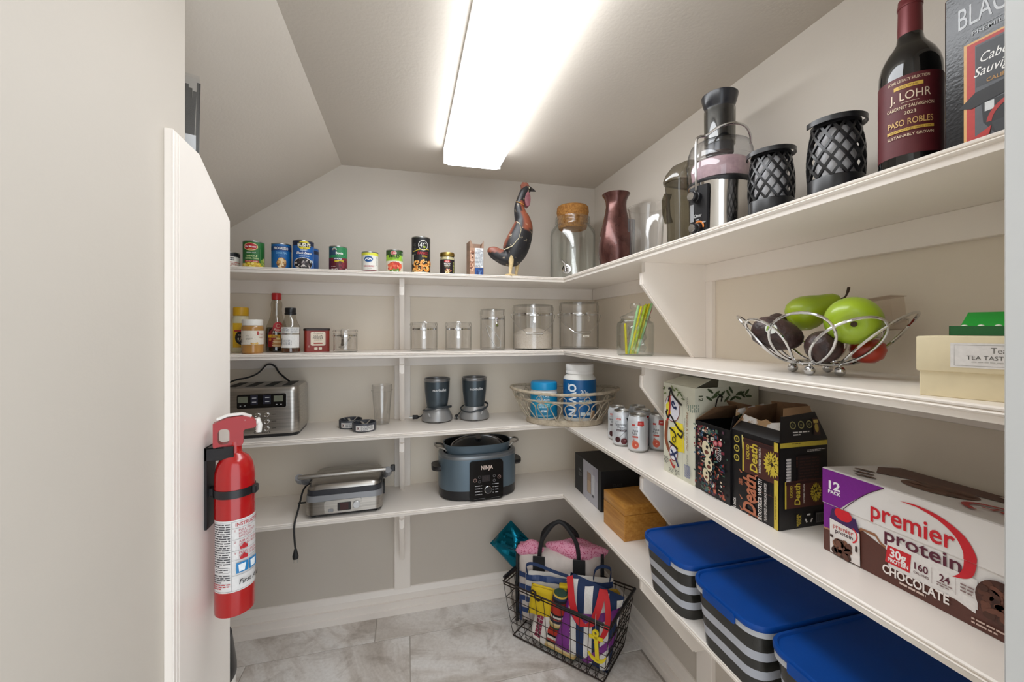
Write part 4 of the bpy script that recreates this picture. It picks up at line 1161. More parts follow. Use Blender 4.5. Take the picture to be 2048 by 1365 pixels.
for x in (-.05, -.036, .068, .083): d.rect(x, .123, .005, .0022, '#d6d6d6')
d.make('display_print', pn_, front(fy - .003))
for x in (.004, .034):
    for z in (.086, .06, .034):
        b = B().lathe([(.0085, 0), (.0085, .004), (.0068, .0055), (.006, .004), (0, .004)], 20)
        o = b.obj('button', CHROME, t); o.location = (x, fy + .001, z); o.rotation_euler = (pi / 2, 0, 0)
D().text('Cuisinart', .019, .0215, .0085, '#1c1a19', .055, .01).rect(.058, .086, .013, .002, '#3a3836').rect(.058, .06, .016, .002, '#3a3836').rect(.058, .034, .014, .002, '#3a3836').rect(-.022, .086, .013, .002, '#3a3836').rect(-.022, .06, .013, .002, '#3a3836').make('lettering', t, front(fy + .0004))
B().tube(bez([(-.15, -.04, .165), (-.12, .02, .2), (-.075, .06, .21), (-.045, .08, .225), (-.015, .09, .258), (.012, .09, .252), (.03, .085, .225), (.052, .075, .205), (.075, .06, .1892)], 6), .0035, 8).obj('cord', RUBBER, t)

# ---- blade rings
DG = mat('dark_grey_plastic', '#45474d', .4)
def blade(label, loc, rz):
    t = thing('blender_attachment', label, 'blade', loc, rz, 'blender blade rings beside the toaster')
    R = .0455
    B().lathe([(0, .012), (R - .006, .012), (R - .004, .033), (R - .001, .034), (R, .032), (R, .004), (R - .002, .001), (R - .006, 0), (0, 0)], 40).obj('ring_body', DG, t)
    B().lathe([(.012, .012), (.012, .02), (.006, .024), (0, .024)], 20).obj('hub', STEEL, t)
    for k in range(4):
        a = radians(25 + 90 * k); up = .016 if k % 2 == 0 else .006
        B().strap([(0, 0, .024), (.012 * cos(a), .012 * sin(a), .025), (.028 * cos(a), .028 * sin(a), .024 + up)], .008, .0015, (-sin(a), cos(a), 0)).obj('blade', STEEL, t, 20)
    w = B().lathe([(R + .0004, .006), (R + .0004, .026)], 30, a0=-pi / 2 - .75, a1=-pi / 2 + .85).obj('warning_label', ink('#e3e1de'), t)
    d = D().stroke([(-.03, .009), (-.018, .023)], .0014, '#b0463c').stroke([(-.03, .023), (-.018, .009)], .0014, '#b0463c').rect(-.024, .016, .005, .008, '#6d5a5a').lines(-.013, .0245, .047, 5, .0036, '#5d5c5e', rng)
    d.make('print', w, cyl(R + .0004), .006)
blade('blender blade ring at the back, next to the toaster', (-.226, 1.797, S3), face(-.226, 1.79, -8))
blade('blender blade ring in front of the clear cup', (-.166, 1.728, S3), face(-.166, 1.73, 0))

t = thing('blender_cup', 'tall clear empty blender cup near the bracket', 'cup', (-.104, 1.828, S3))
B().lathe([(0, 0), (.027, 0), (.031, .004), (.034, .06), (.04, .135), (.0405, .14), (.044, .142), (.044, .146), (.0415, .147), (.0425, .15), (.0415, .153), (.0425, .156), (.0415, .159), (.042, .167), (.039, .167), (.038, .14), (.032, .06), (.029, .006), (0, .005)], 40).obj('cup_wall', ACRYL, t)

# ---- two personal blender bases
CHAR = mat('charcoal_metallic', '#4c565d', .32, .5, bump=.02, bs=200)
SILV = mat('silver_plastic', '#a3a3a3', .35, .4)
def bullet(label, loc, rz, flip, name_x):
    t = thing('personal_blender', label, 'blender', loc, rz, 'personal blender motor bases')
    B().lathe([(0, .004), (.064, .004), (.068, .008), (.066, .024), (.055, .045), (.047, .06), (0, .06)], 44).obj('silver_foot', SILV, t)
    B().lathe([(.044, .058), (.0455, .07), (.0495, .095), (.0535, .13), (.055, .17), (.055, .176)], 44).obj('charcoal_body', CHAR, t)
    B().lathe([(.055, .1755), (.0568, .178), (.057, .188), (.0545, .19), (.051, .187), (.05, .165), (.03, .155), (0, .153)], 44).obj('top_ring', mat('satin_silver', '#98999b', .3, .8), t)
    for a in (40, 160, 280): B().lathe([(0, 0), (.006, 0), (.006, .005), (0, .005)], 12, (.05 * cos(radians(a)), .05 * sin(radians(a)), 0)).obj('foot', RUBBER, t)
    D().text('nutribullet', name_x, .141, .0118, '#eef0f2', .062, .014).make('lettering', t, cyl(.0545, 0, rf=lambda z: .0542), .005)
    pts = []
    for i in range(34):
        a = 2 * pi * i / 22 - 1.2; z = .052 + .012 * sin(a * 1.0 + (.6 if flip else 2.6)); r = .0615 + .002 * sin(a * 3)
        pts.append((r * cos(a), r * sin(a), z + .004 * (i > 20)))
    if flip:
        pts += [(-.05, .045, .04), (-.068, .03, .02), (-.08, .005, .012)]
    else:
        pts += [(-.05, .045, .04), (-.066, .02, .02), (-.08, .0, .018)]
    c = B().tube(bez(pts, 2), .003, 7).obj('cord', mat('grey_cord', '#3f4448', .5), t)
    x, y, z = pts[-1]
    dv = Vector((0, -1, 0)) if flip else Vector((-1, 0, 0)); sd = Vector((1, 0, 0)) if flip else Vector((0, 1, 0))
    o = Vector((x, y, z))
    B().tube([o[:], (o + dv * .006)[:], (o + dv * .026)[:]], [.005, .009, .0095], 8).obj('plug', RUBBER, c, 30)
    for q in (-.005, .005):
        B().strap([(o + dv * .026 + sd * q)[:], (o + dv * .041 + sd * q)[:]], .006, .0015, (0, 0, 1)).obj('plug_prong', STEEL, c, 0)
    B().strap([(-.03 * (1 if not flip else -1), -.062, .03), (-.036 * (1 if not flip else -1), -.064, .045)], .006, .003, (1, 0, 0)).obj('cord_clip', SILV, t)
bullet('left charcoal personal blender base with wrapped cord', (.13, 1.832, S3), face(.13, 1.83), False, .012)
bullet('right charcoal personal blender base, nearer the wicker basket', (.297, 1.832, S3), face(.297, 1.83), True, .01)

# ---- oval wicker basket with two protein tubs
WCK = mat('wicker', '#ab9d88', .7, col2='#c7baa4', vs=60, bump=.3, bs=120)
WC = (.668, 1.672); WR = math.degrees(math.atan2(-.39, .92))
t = thing('wicker_basket', 'oval open wicker basket with looping sides holding protein tubs', 'basket', (*WC, S3), WR)
def ov(a, s):
    """s=0 at the foot, 1 at the rim"""
    return ((.166 + .068 * s ** .8) * cos(a), (.108 + .042 * s ** .8) * sin(a), .022 + .116 * s + .012 * s * cos(a) ** 2)
B().loft([[(.166 * cos(a) * k, .108 * sin(a) * k, z) for a in [2 * pi * i / 48 for i in range(48)]] for k, z in ((.97, 0), (1.0, .003), (1.0, .021), (.97, .024), (.94, .021), (.94, .001))] , False).obj('foot_band', WCK, t, 40)
for k in range(15):
    y = -.095 + .19 * k / 14
    x = .16 * sqrt(max(0, 1 - (y / .106) ** 2))
    if x > .02: B().box(-x, x, y - .0045, y + .0045, .009, .0125, .001).obj('base_slat', WCK, t, 0)
B().tube([ov(2 * pi * i / 56, 1.0) for i in range(56)], .0064, 8, closed=True).obj('rim', WCK, t)
B().tube([ov(2 * pi * i / 56, .72) for i in range(56)], .0034, 6, closed=True).obj('hoop', WCK, t)
for k in range(22):
    a0 = 2 * pi * k / 22; pts = []
    for i in range(15):
        q = i / 14
        s_ = sin(pi * q) ** .6 * .72
        da = (.30 * cos(pi * q)) * (1 - .0) + .16 * sin(2 * pi * q)
        pts.append(ov(a0 + da, max(.0, s_)))
    B().tube(bez(pts, 2), .0023, 6).obj('loop', WCK, t)
for k in range(14):
    a = 2 * pi * (k + .5) / 14
    B().tube([ov(a - .05, .71), ov(a - .055, .84), ov(a, .93), ov(a + .055, .84), ov(a + .05, .71)], .0021, 5).tube([ov(a - .012, .985), ov(a + .012, 1.02)], .0066, 6).obj('binding', WCK, t)
b = B()

def along(tt, n=0.): # position along the basket's long axis
    w = radians(WR); return (WC[0] + tt * cos(w) - n * sin(w), WC[1] + tt * sin(w) + n * cos(w))
x, y = along(-.088)
t = thing('collagen_tub', 'smaller blue tub with light blue lid in the wicker basket', 'tub', (x, y, S3 + .0128), face(x, y))
B().lathe([(0, 0), (.055, 0), (.0595, .004), (.0595, .012)], 40).obj('white_base', mat('white_plastic'), t)
B().lathe([(.0595, .112), (.0585, .12), (.055, .124), (.055, .13)], 40).obj('white_shoulder', mat('white_plastic', '#eceae4', .4), t)
w = B().lathe([(.0597, .011), (.0597, .113)], 40).obj('label', mat('tub_blue', '#1287b4', .4), t)
B().lathe([(.0565, .1285), (.0588, .13), (.0588, .155), (.057, .16), (.053, .1625), (0, .1625)], 44).obj('lid', mat('sky_blue_lid', '#1795cf', .3), t)
d = D().text('VITAL', 0, .104, .009, '#dfeef4', .05, .02).text('COLLAGEN', 0, .09, .0095, '#e9f3f6', .05, .02).ell(-.024, .066, .02, .018, '#1f9cc2').ell(.02, .07, .02, .016, '#17a0b4').lines(-.02, .072, .045, 3, .007, '#bfe0ea', rng).rect(0, .041, .024, .009, '#e6f2f6').text('20g', -.004, .041, .006, '#1287b4').lines(-.035, .024, .07, 2, .0045, '#a9d6e6', rng)
d.make('print', w, cyl(.0597), .008)
x, y = along(.068)
t = thing('protein_tub', 'large blue protein powder tub with a white lid in the wicker basket', 'tub', (x, y, S3 + .0128), face(x, y))
B().lathe([(0, 0), (.064, 0), (.069, .004), (.0712, .02), (.0712, .168), (.068, .184), (.058, .196), (.056, .202)], 44).obj('white_body', mat('white_plastic', '#eceae4', .4), t)
w = B().lathe([(.0715, .018), (.0716, .165), (.0705, .177)], 44).obj('label', mat('deep_blue_label', '#0f5c96', .35), t)
B().lathe([(.0575, .2005), (.0605, .202), (.0605, .212), (.0595, .2135), (.0605, .215), (.0605, .236), (.0585, .241), (0, .242)], 44).obj('lid', mat('white_lid', '#f0eeea', .4), t)
d = D().text('OWYN', -.031, .093, .036, '#e9eff4', .135, .03, 0, -pi / 2).rect(-.052, .147, .004, .028, '#e9eff4').text('20g', .021, .127, .019, '#e9f0f4', .034, .0).text('PLANT BASED', .026, .112, .0058, '#c4dcec', .052, .0).text('PROTEIN', .015, .103, .0058, '#c4dcec', .034, .0)
d.rect(.028, .085, .06, .016, '#c9d6d8').rect(.02, .085, .02, .011, '#3f93b4').lines(.034, .089, .02, 2, .004, '#5d7f90', rng).rect(.014, .036, .02, .014, '#d6e4ea').rect(.04, .036, .018, .013, '#d6e4ea').lines(-.01, .022, .06, 1, .004, '#a9c8dc', rng)
blobs(d, .062, .03, .01, .022, 14, .008, ['#c9a98a', '#a98664', '#e0c8ac'])
d.make('print', w, cyl(.0715), .008)

# ---- sparkling water cans
CANW = mat('can_white', '#d3d6da', .3, .35)
def soda(label, loc, rz, fruit_):
    t = thing('drink_can', label, 'can', loc, rz, 'sparkling water cans beside the carton')
    R = .0325
    B().lathe([(0, .006), (.022, .006), (.025, 0), (.0275, .001), (.0318, .008)], 36).obj('can_bottom', STEEL, t)
    B().lathe([(.0268, .117), (.0272, .1195), (.0266, .1215), (.0255, .1205), (.024, .116), (0, .1165)], 36).obj('can_end', STEEL, t)
    w = B().lathe([(.0318, .0078), (R, .011), (R, .102), (.031, .108), (.0268, .1172)], 36).obj('printed_wall', CANW, t)
    B().box(-.004, .004, -.012, .006, .1168, .1175, .0003).obj('pull_tab', STEEL, t, 0)
    d = D()
    if fruit_ == 'cherry':
        d.rect(-.012, .094, .017, .0065, '#b8423c').text('H-E-B', -.012, .094, .0045, '#f3eeec').lines(-.022, .086, .03, 1, .003, '#9a9ca0', rng).text('Sparkling', -.004, .077, .0082, '#3c3f45', .038, .0).text('Water', -.004, .067, .0082, '#3c3f45', .024, .0).rect(-.002, .056, .036, .006, '#2a2226').text('BLACK CHERRY', -.002, .056, .0032, '#d8ccd0')
        d.stroke([(-.012, .028), (.006, .048), (.012, .054)], .0008, '#33382c').stroke([(.01, .026), (.013, .04), (.013, .053)], .0008, '#33382c').ell(-.014, .024, .009, .0095, '#3f1418').ell(.007, .02, .0105, .0105, '#5d1a20').ell(.01, .022, .003, .002, '#b9848a')
        d.poly([(.014, .1), (.03, .1), (.028, .086), (.02, .084)], '#2b2b2e')
    else:
        d.poly([(.0, .104), (.019, .104), (.021, .09), (.015, .087), (-.001, .089)], '#c23a34').rect(.008, .096, .008, .002, '#f0e0dc').rect(-.014, .09, .01, .006, '#b8423c').lines(-.018, .084, .02, 1, .003, '#9a9ca0', rng).text('Agua', -.008, .073, .0085, '#4a4d55', .018, .0).text('Pura', -.011, .063, .0085, '#4a4d55', .016, .0).rect(-.008, .052, .018, .0055, '#b5524a').ell(-.008, .026, .0115, .013, '#d87a5c').ell(-.007, .026, .0092, .0106, '#c9523c').ell(-.006, .026, .002, .002, '#eab49c').poly([(-.018, .034), (-.014, .045), (-.008, .038)], '#c26a5c')
    d.make('print', w, cyl(R), .005)
for label, p, dr, fr_ in (('black cherry sparkling water can at the front left', (.731, 1.284), 0, 'cherry'), ('front sparkling water can with a grapefruit slice', (.746, 1.207), 0, 'g'), ('sparkling water can touching the white carton', (.823, 1.203), 0, 'g'),
                         ('can in the middle of the sparkling water cans', (.807, 1.277), 15, 'g'), ('can at the back left of the sparkling water cans', (.752, 1.357), -12, 'cherry'), ('can at the very back of the sparkling water cans', (.832, 1.348), 25, 'cherry'), ('can by the wall, mostly hidden behind other cans', (.878, 1.26), 10, 'g')):
    soda(label, (*p, S3), face(*p, dr), fr_)

# ---- cartons
def shell(w, dep, h, m_out, m_in, t, name='carton', gap=.0012):
    """open-topped carton, front at local y=0"""
    b = B()
    for a in ((0, w, 0, gap), (0, w, dep - gap, dep), (0, gap, gap, dep - gap), (w - gap, w, gap, dep - gap)):
        b.box(a[0], a[1], a[2], a[3], 0, h, mi=0)
    b.box(gap, w - gap, gap, dep - gap, 0, gap, mi=0)
    return b.obj(name, [m_out], t, 0)
def flap(t, pts, m_out, m_in, th=.001, name='flap'):
    """quad flap with an inner and an outer face"""
    p = [Vector(q) for q in pts]; n = (p[1] - p[0]).cross(p[2] - p[0]).normalized() * th
    b = B().add([q[:] for q in p] + [(q + n)[:] for q in p], [tuple(range(len(p)))[::-1]], 0)
    k = len(p)
    b.add([(q + n)[:] for q in p], [tuple(range(k))], 1)
    for i in range(k):
        j = (i + 1) % k
        b.add([p[i][:], p[j][:], (p[j] + n)[:], (p[i] + n)[:]], [(0, 1, 2, 3)], 1)
    return b.obj(name, [m_out, m_in], t, 0)

LCW = mat('carton_cream', '#d5d4c2', .5, var=.03, vs=20); BRN = mat('carton_brown', '#6d4d36', .75, var=.15, vs=18, col2='#8a6a4c')
W_, D_, H_ = .131, .2, .252
t = thing('sparkling_water_carton', 'tall white carton with scribbled black lettering and yellow paint', 'carton', (.7145, 1.0215, S3), -90)
shell(W_, D_, H_, LCW, BRN, t)
flap(t, [(0, .002, H_), (W_, .002, H_), (W_ - .012, .06, H_ + .018), (.012, .06, H_ + .018)], LCW, LCW)
flap(t, [(W_, .07, H_), (W_, D_, H_), (W_ - .012, D_ - .01, H_ + .03), (W_ - .012, .085, H_ + .03)], LCW, LCW)
flap(t, [(0, D_, H_), (0, .05, H_), (-.004, .06, H_ + .03), (-.004, D_, H_ + .03)], LCW, BRN)
K = '#1c1714'; YEL = '#e6cf2a'; MR = '#6a2420'
d = D()
d.poly([(.02, .2), (.056, .2), (.062, .17), (.03, .165)], '#efe27a').poly([(.03, .13), (.088, .142), (.092, .075), (.058, .07), (.034, .085)], YEL).poly([(.056, .15), (.086, .15), (.086, .12), (.05, .12)], '#f0dc3a')
d.ell(.04, .184, .033, .037, '#7a2a26').ell(.04, .184, .0308, .0348, '#e6e4ee').poly([(.012, .19), (.028, .205), (.035, .17), (.026, .152), (.014, .168)], '#eadb4a')
d.stroke([(.03, .218), (.031, .19), (.026, .162), (.018, .146)], .007, '#c4342c', smooth=4)
d.stroke([(.018, .145), (.012, .1), (.02, .075), (.03, .062)], .012, '#8a4a2c', smooth=4).ell(.046, .062, .018, .022, '#8a2c28').ell(.046, .062, .0155, .0195, '#e3e2ea')
d.stroke([(.024, .236), (.036, .238), (.044, .222), (.066, .208), (.082, .2)], 0.0063, K, smooth=5).stroke([(.036, .237), (.03, .222), (.024, .2)], 0.0054, K, smooth=4)
d.stroke([(.052, .196), (.046, .204), (.04, .198), (.048, .188), (.058, .19), (.056, .184)], 0.0057, '#26305c', smooth=5)
d.stroke([(.022, .178), (.016, .168), (.024, .156), (.034, .164), (.054, .146), (.072, .132), (.086, .128), (.08, .114), (.064, .12)], 0.0063, K, smooth=6)
d.stroke([(.03, .128), (.044, .124), (.054, .118), (.058, .108)], 0.0054, K, smooth=4).ring(.05, .1, .0055, .0085, K).stroke([(.028, .09), (.048, .084), (.066, .078)], 0.0057, K, smooth=4)
d.stroke([(.036, .07), (.052, .056), (.066, .036), (.068, .03)], 0.0063, '#26305c', smooth=4).stroke([(.066, .072), (.05, .06), (.034, .054)], 0.0057, '#26305c', smooth=4).stroke([(.034, .04), (.042, .03), (.05, .024), (.054, .03)], 0.0063, '#b5322c', smooth=4)
for k, (x, y) in enumerate([(.008, .236), (.05, .236), (.062, .24), (.074, .233), (.068, .226), (.084, .226), (.044, .243), (.09, .218), (.012, .222)]):
    d.ell(x, y, .0075, .0024, '#5a6a3c' if k % 2 else '#6f7d4a', 10, rng.uniform(-1, 1))
d.text('12', .007, .236, .008, '#4d5a38', rot=-pi / 2)
d.lines(.008, .045, .02, 5, .004, '#4a4a46', rng, rot=-pi / 2 + pi / 2).lines(.03, .018, .022, 3, .004, '#6a6a64', rng).lines(.056, .02, .02, 4, .004, '#55554f', rng)
d.stroke([(.09, .005), (.09, .24)], .0005, '#b5b3a2')
d.text('Plantain & CocoNut', .108, .135, .0075, '#8a5a34', .1, .008, 0, -pi / 2).text('NATURALLY', .108, .21, .004, '#6d6a60', .03, rot=-pi / 2).text('ESSENCED', .108, .06, .004, '#6d6a60', .03, rot=-pi / 2).text('SPARKLING WATER', .099, .14, .003, '#8d8b80', .06, rot=-pi / 2)
for k in range(12): d.rect(.108, .016 + k * .0028, .022, .0016, '#5f6a94', top=(k == 0))
d.make('print', t, front(-.0003))
d = D().text('12', .018, .225, .013, '#3f4a33', rot=-pi / 2).lines(.012, .21, .02, 6, .006, '#8d9a8a', rng, rot=-pi / 2)
for k in range(16): d.ell(.045 + (k % 8) * .017 + rng.uniform(-.005, .005), .225 + (k // 8) * .014 + rng.uniform(-.006, .006), .011, .0035, '#4a5a38' if k % 2 else '#39492c', 10, rng.uniform(-1, 1))
d.stroke([(.06, .2), (.068, .225), (.08, .23), (.078, .215)], .004, K, smooth=4)
d.make('side_print', t, flat((W_ + .0003, 0, 0), (0, 1, 0), (0, 0, 1)))

BLK = mat('carton_black', '#121013', .38, var=.08, vs=30)
GOLD = '#c9b23e'; COP = '#b06a4c'; CAN = '#4a2620'
def death_can(d, x, y, w, h, s=1):
    """a drink can picture lying on its side"""
    d.rect(x, y, w, h, CAN).rect(x - w / 2, y, .004, h * .98, GOLD).rect(x, y + h * .42, w, h * .1, '#33191a')
    d.text('Death', x - w * .2, y, .018 * s, GOLD, h * .8, .02, .1, pi / 2).text('LIQUID', x - w * .36, y + h * .12, .007 * s, GOLD, h * .42, .02, 0, pi / 2).text('ROOTBEER WRATH', x - w * .02, y, .005 * s, '#d9cfc4', h * .7, .02, 0, pi / 2)
    cx_, cy_ = x + w * .3, y
    r_ = h * .34
    pts = []
    for i in range(40):
        a = 2 * pi * i / 40; q = r_ * (1.08 if i % 2 else .82); pts.append((cx_ + q * .75 * cos(a), cy_ + q * sin(a)))
    d.poly(pts, GOLD)
    for i in range(26):
        a = rng.uniform(0, 2 * pi); q = r_ * rng.uniform(.25, .8)
        d.ell(cx_ + q * .75 * cos(a), cy_ + q * sin(a), .0035, .0009, '#3a2414', 8, a, top=(i == 0))
    d.ell(cx_, cy_, r_ * .14, r_ * .14, '#2a1a10')

# first (middle) carton with the busy collage
W1, D1, H1 = .1145, .128, .172
t = thing('sparkling_water_carton', 'torn-open black carton covered in a busy cartoon collage', 'carton', (.7145, .8875, S3), -90)
shell(W1, D1, H1, BLK, BRN, t)
flap(t, [(W1, D1, H1), (0, D1, H1), (.004, D1 - .04, H1 + .047), (W1 - .02, D1 - .05, H1 + .05)], BRN, BRN)
flap(t, [(0, D1, H1), (0, 0, H1), (.03, .03, H1 + .036), (.04, D1 - .03, H1 + .042)], BRN, BRN)
f = flap(t, [(W1, 0, H1), (W1, D1, H1), (W1 - .01, D1 - .02, H1 + .045), (W1 - .006, .014, H1 + .03)], BRN, BLK)
flap(f, [(W1 - .005, .02, H1 + .032), (W1 - .0095, D1 - .02, H1 + .0455), (W1 - .012, D1 - .022, H1 + .055), (W1 - .008, .024, H1 + .046)], mat('torn_white', '#d8d5d2', .8, col2='#a98964', vs=40, lo=.5, hi=.56), mat('torn_white'), name='torn_strip')
d = D(); rg = random.Random(11)
pal = ['#8f3a36', '#3f5f7a', '#c9b49a', '#4a6a5a', '#7a2c3c', '#23344f', '#b5624a', '#d8d2c6', '#2f4a4a', '#5a3a4a']
for i in range(420):
    x = rg.gauss(.05, .028); y = rg.uniform(.008, .165)
    if not .004 < x < .108: continue
    if rg.random() < .5: d.rect(x, y, rg.uniform(.002, .01), rg.uniform(.0015, .008), rg.choice(pal), top=(i % 5 == 0))
    else: d.ell(x, y, rg.uniform(.001, .005), rg.uniform(.001, .003), rg.choice(pal), 8, rg.uniform(0, 3), top=(i % 5 == 0))
for (x, y, a, b_) in ((.05, .112, .014, .02), (.058, .078, .013, .017), (.05, .05, .01, .016)):
    d.ell(x, y, a, b_, '#d9ceae', 14, .3).ell(x + a * .2, y + b_ * .3, a * .3, a * .3, '#221a18').ell(x + a * .1, y - b_ * .35, a * .5, a * .35, '#6a3a30')
for k in range(7): d.stroke([(.084 + rg.uniform(-.008, .008), .1 + k * .004), (.094, .096 + k * .005), (.1, .104 + k * .003)], .0012, '#d5cfd0', smooth=3)
for (x, y) in ((.082, .135), (.097, .138)): d.ell(x, y, .007, .007, '#a8434c').ell(x + .001, y, .004, .004, '#c9868a')
d.clip(.002, W1 - .002, .002, H1 - .002).make('print', t, front(-.0003))
d = D().ring(.03, .02, .005, .0068, '#5a6a42').text('V', .03, .02, .005, '#8a9a5a').make('flap_print', f, flat((W1 - .0005, .004, H1), (-.008, .9, .3), (-.15, .0, 1)))

# second carton
W2, D2, H2 = .1215, .124, .176
t = thing('sparkling_water_carton', 'black carton with copper gothic lettering and gold can pictures, torn open', 'carton', (.7195, .7725, S3), -90)
shell(W2, D2, H2, BLK, BRN, t)
TORN = mat('torn_white')
f1 = flap(t, [(0, 0, H2), (W2, 0, H2), (W2 - .006, .018, H2 + .02), (.006, .018, H2 + .02)], BRN, BLK)
flap(f1, [(.006, .0175, H2 + .02), (W2 - .006, .0175, H2 + .02), (W2 - .008, .022, H2 + .038), (.7 * W2, .021, H2 + .031), (.6 * W2, .02, H2 + .036), (.5 * W2, .0195, H2 + .03), (.01, .021, H2 + .036)], TORN, TORN, name='torn_strip')
f2 = flap(t, [(W2, 0, H2), (W2, D2, H2), (W2 - .01, D2 - .022, H2 + .056), (W2 - .008, .012, H2 + .05)], BRN, BLK)
flap(f2, [(W2 - .008, .018, H2 + .05), (W2 - .01, D2 - .03, H2 + .0555), (W2 - .013, D2 - .032, H2 + .068), (W2 - .011, .022, H2 + .066)], CARD, CARD, name='torn_strip')
flap(t, [(W2, D2, H2), (0, D2, H2), (.006, D2 - .02, H2 + .06), (W2 - .02, D2 - .03, H2 + .07)], BRN, BRN)
flap(t, [(0, D2, H2), (0, 0, H2), (.02, .025, H2 + .05), (.022, D2 - .02, H2 + .058)], BRN, BRN)
d = D()
for k in range(3): d.ring(.014, .157 - k * .021, .0052, .0078, '#b9a84a').text('O', .014, .157 - k * .021, .004, '#b9a84a')
d.stroke([(.03, .17), (.032, .14), (.035, .115)], .003, '#d9d08a')
death_can(d, .079, .128, .092, .075, 1.05)
d.rect(.1165, .05, .0095, .1, GOLD).rect(.1165, .172, .0095, .03, GOLD).lines(.1145, .02, .08, 1, .003, '#7d6c22', rng, rot=pi / 2)
d.text('Death', .05, .047, .034, COP, .084, .03, .06, pi / 2).text('LIQUID', .027, .056, .0095, COP, .034, .03, .05, pi / 2)
for (x, y, a) in ((.034, .006, 2.6), (.068, .008, -.6), (.034, .03, 2.5), (.068, .034, .7), (.033, .088, 2.6), (.067, .088, .8), (.05, .004, -1.5)):
    d.poly([(x, y), (x + .012 * cos(a), y + .012 * sin(a)), (x + .005 * cos(a + 1), y + .005 * sin(a + 1))], COP)
d.text('ROOTBEER WRATH', .079, .047, .0095, '#e2dcd8', .084, .02, 0, pi / 2).text('FLAVORED SPARKLING WATER', .0925, .047, .0058, '#d5cfcc', .078, .015, 0, pi / 2).text('6 PACK', .012, .014, .0065, '#e2dcd8', .022, .02, 0, pi / 2)
d.clip(.0, W2, .001, H2 - .001).make('print', t, front(-.0003))
d = D().rect(.062, H2 - .006, .122, .0095, '#b9a53c').lines(.03, H2 - .003, .06, 1, .003, '#5d4f1a', rng).lines(.07, H2 - .018, .048, 2, .0028, '#cfcac6', rng).rect(.023, .118, .011, .05, '#8d8a8c').lines(.016, .142, .012, 9, .006, '#cfcac8', rng)
d.rect(.075, .122, .06, .05, '#1d1214').lines(.05, .142, .05, 8, .006, '#3a201c', rng).lines(.044, .145, .045, 1, .005, '#6a3a2c', rng, rot=-pi / 2)
death_can(d, .062, .07, .096, .055, .8)
d.rect(.114, .07, .008, .055, '#b09a3a').text('MURDER', .043, .018, .005, GOLD, .024, .03, 0, pi / 2).text('YOUR', .049, .018, .005, GOLD, .02, .03, 0, pi / 2).rect(.102, .018, .024, .02, '#5c5a5c')
for k in range(8): d.rect(.093 + k * .0026, .018, .0011, .015, '#1a1a1a', top=(k == 0))
for k in range(3):
    a = pi / 2 + 2 * pi * k / 3
    d.stroke([(.071 + .009 * cos(a - .5), .019 + .009 * sin(a - .5)), (.071 + .009 * cos(a + .5), .019 + .009 * sin(a + .5))], .0035, '#d9d6d4')
d.clip(.001, D2 - .001, .001, H2 - .0005).make('side_print', t, flat((W2 + .0003, 0, 0), (0, 1, 0), (0, 0, 1)))
u = Vector((0, .985, .0)); v = Vector((-.16, 0, .987))
d = D()
for k in range(3): d.ring(.033 + k * .021, .033, .0058, .0078, '#8f8a5a').text('O', .033 + k * .021, .033, .004, '#8f8a5a')
d.lines(.03, .02, .042, 2, .005, '#d3cfcc', rng).rect(.092, .028, .016, .034, '#3a2420').rect(.092, .038, .012, .007, '#b09a4a').ell(.092, .025, .005, .009, '#a08a3e')
d.make('flap_print', f2, flat((W2 + .0018, .004, H2), (-.0, 1, 0), (-.16, 0, 1)), e0=.0006)

# ---- protein shake case
t = thing('protein_shake_case', 'white, purple and brown twelve-pack case of chocolate protein shakes', 'case', (.7405, .5805, S3), -90)
WP, DP, HP = .322, .172, .15
PW = mat('case_white', '#e9e6e4', .4)
B().box(.001, WP - .001, .0015, DP - .001, 0, .088, .0008).obj('tray', PW, t, 0)
o = B().prism([(0, .086), (DP, .086), (DP - .004, .139), (.003, .15), (0, .149)], 0, WP, 'yz').obj('lid', PW, t, 0)
PUR = '#7a1f8c'; RED = '#cf1f2c'; BRO = '#5a332a'
d = D()
d.poly([(.0, .087), (.032, .087), (.052, .108), (.075, .13), (.1, .1485), (0, .1485)], PUR)
d.text('12', .022, .123, .0145, '#f2f0f2', .02, .035).text('PACK', .022, .1105, .0058, '#f2f0f2', .022, .035)
d.stroke([(.037, .0875), (.056, .11), (.077, .131), (.1, .148)], .0012, '#4a2340', smooth=4)
d.fx = lambda a: a * .72 + .028
d.text('premier', .147, .108, .028, RED, .148, .014)
ar = [(.13, .1365), (.16, .139), (.2, .134), (.235, .119), (.251, .099), (.252, .0872)]; ar2 = [(.2335, .0872), (.232, .099), (.22, .115), (.195, .1285), (.16, .1365)]
sm = lambda q: [p[:2] for p in bez([(a, c, 0) for a, c in q], 6)]
d.poly(sm(ar) + sm(ar2), RED)
d.clip(.0005, WP - .001, .0865, .149).make('print', o, front(-.0003))
d = D(); d.fx = lambda a: a * .72 + .028 if a > .08 else a * .857 - (.0 if a < .03 else .0)
d.rect(.02, .063, .04, .05, PUR)
d.poly([(0, 0), (WP, 0), (WP, .05), (.28, .047), (.235, .045), (.17, .047), (.12, .05), (.09, .055), (.077, .065), (.072, .06), (.0, .038)], BRO)
d.stroke([(.07, .06), (.08, .067), (.095, .056), (.125, .05)], .004, '#9a6a4c', smooth=4).stroke([(0, .04), (.02, .041)], .003, '#a8785c').stroke([(.23, .05), (.28, .05), (.322, .044)], .004, '#8a5640', smooth=3)
d.rect(.18, .046, .145, .04, '#e9e6e4').poly([(.102, .052), (.25, .02), (.25, .05), (.105, .075)], '#e9e6e4')
d.text('protein', .165, .0765, .021, '#5c1f34', .13, .014)
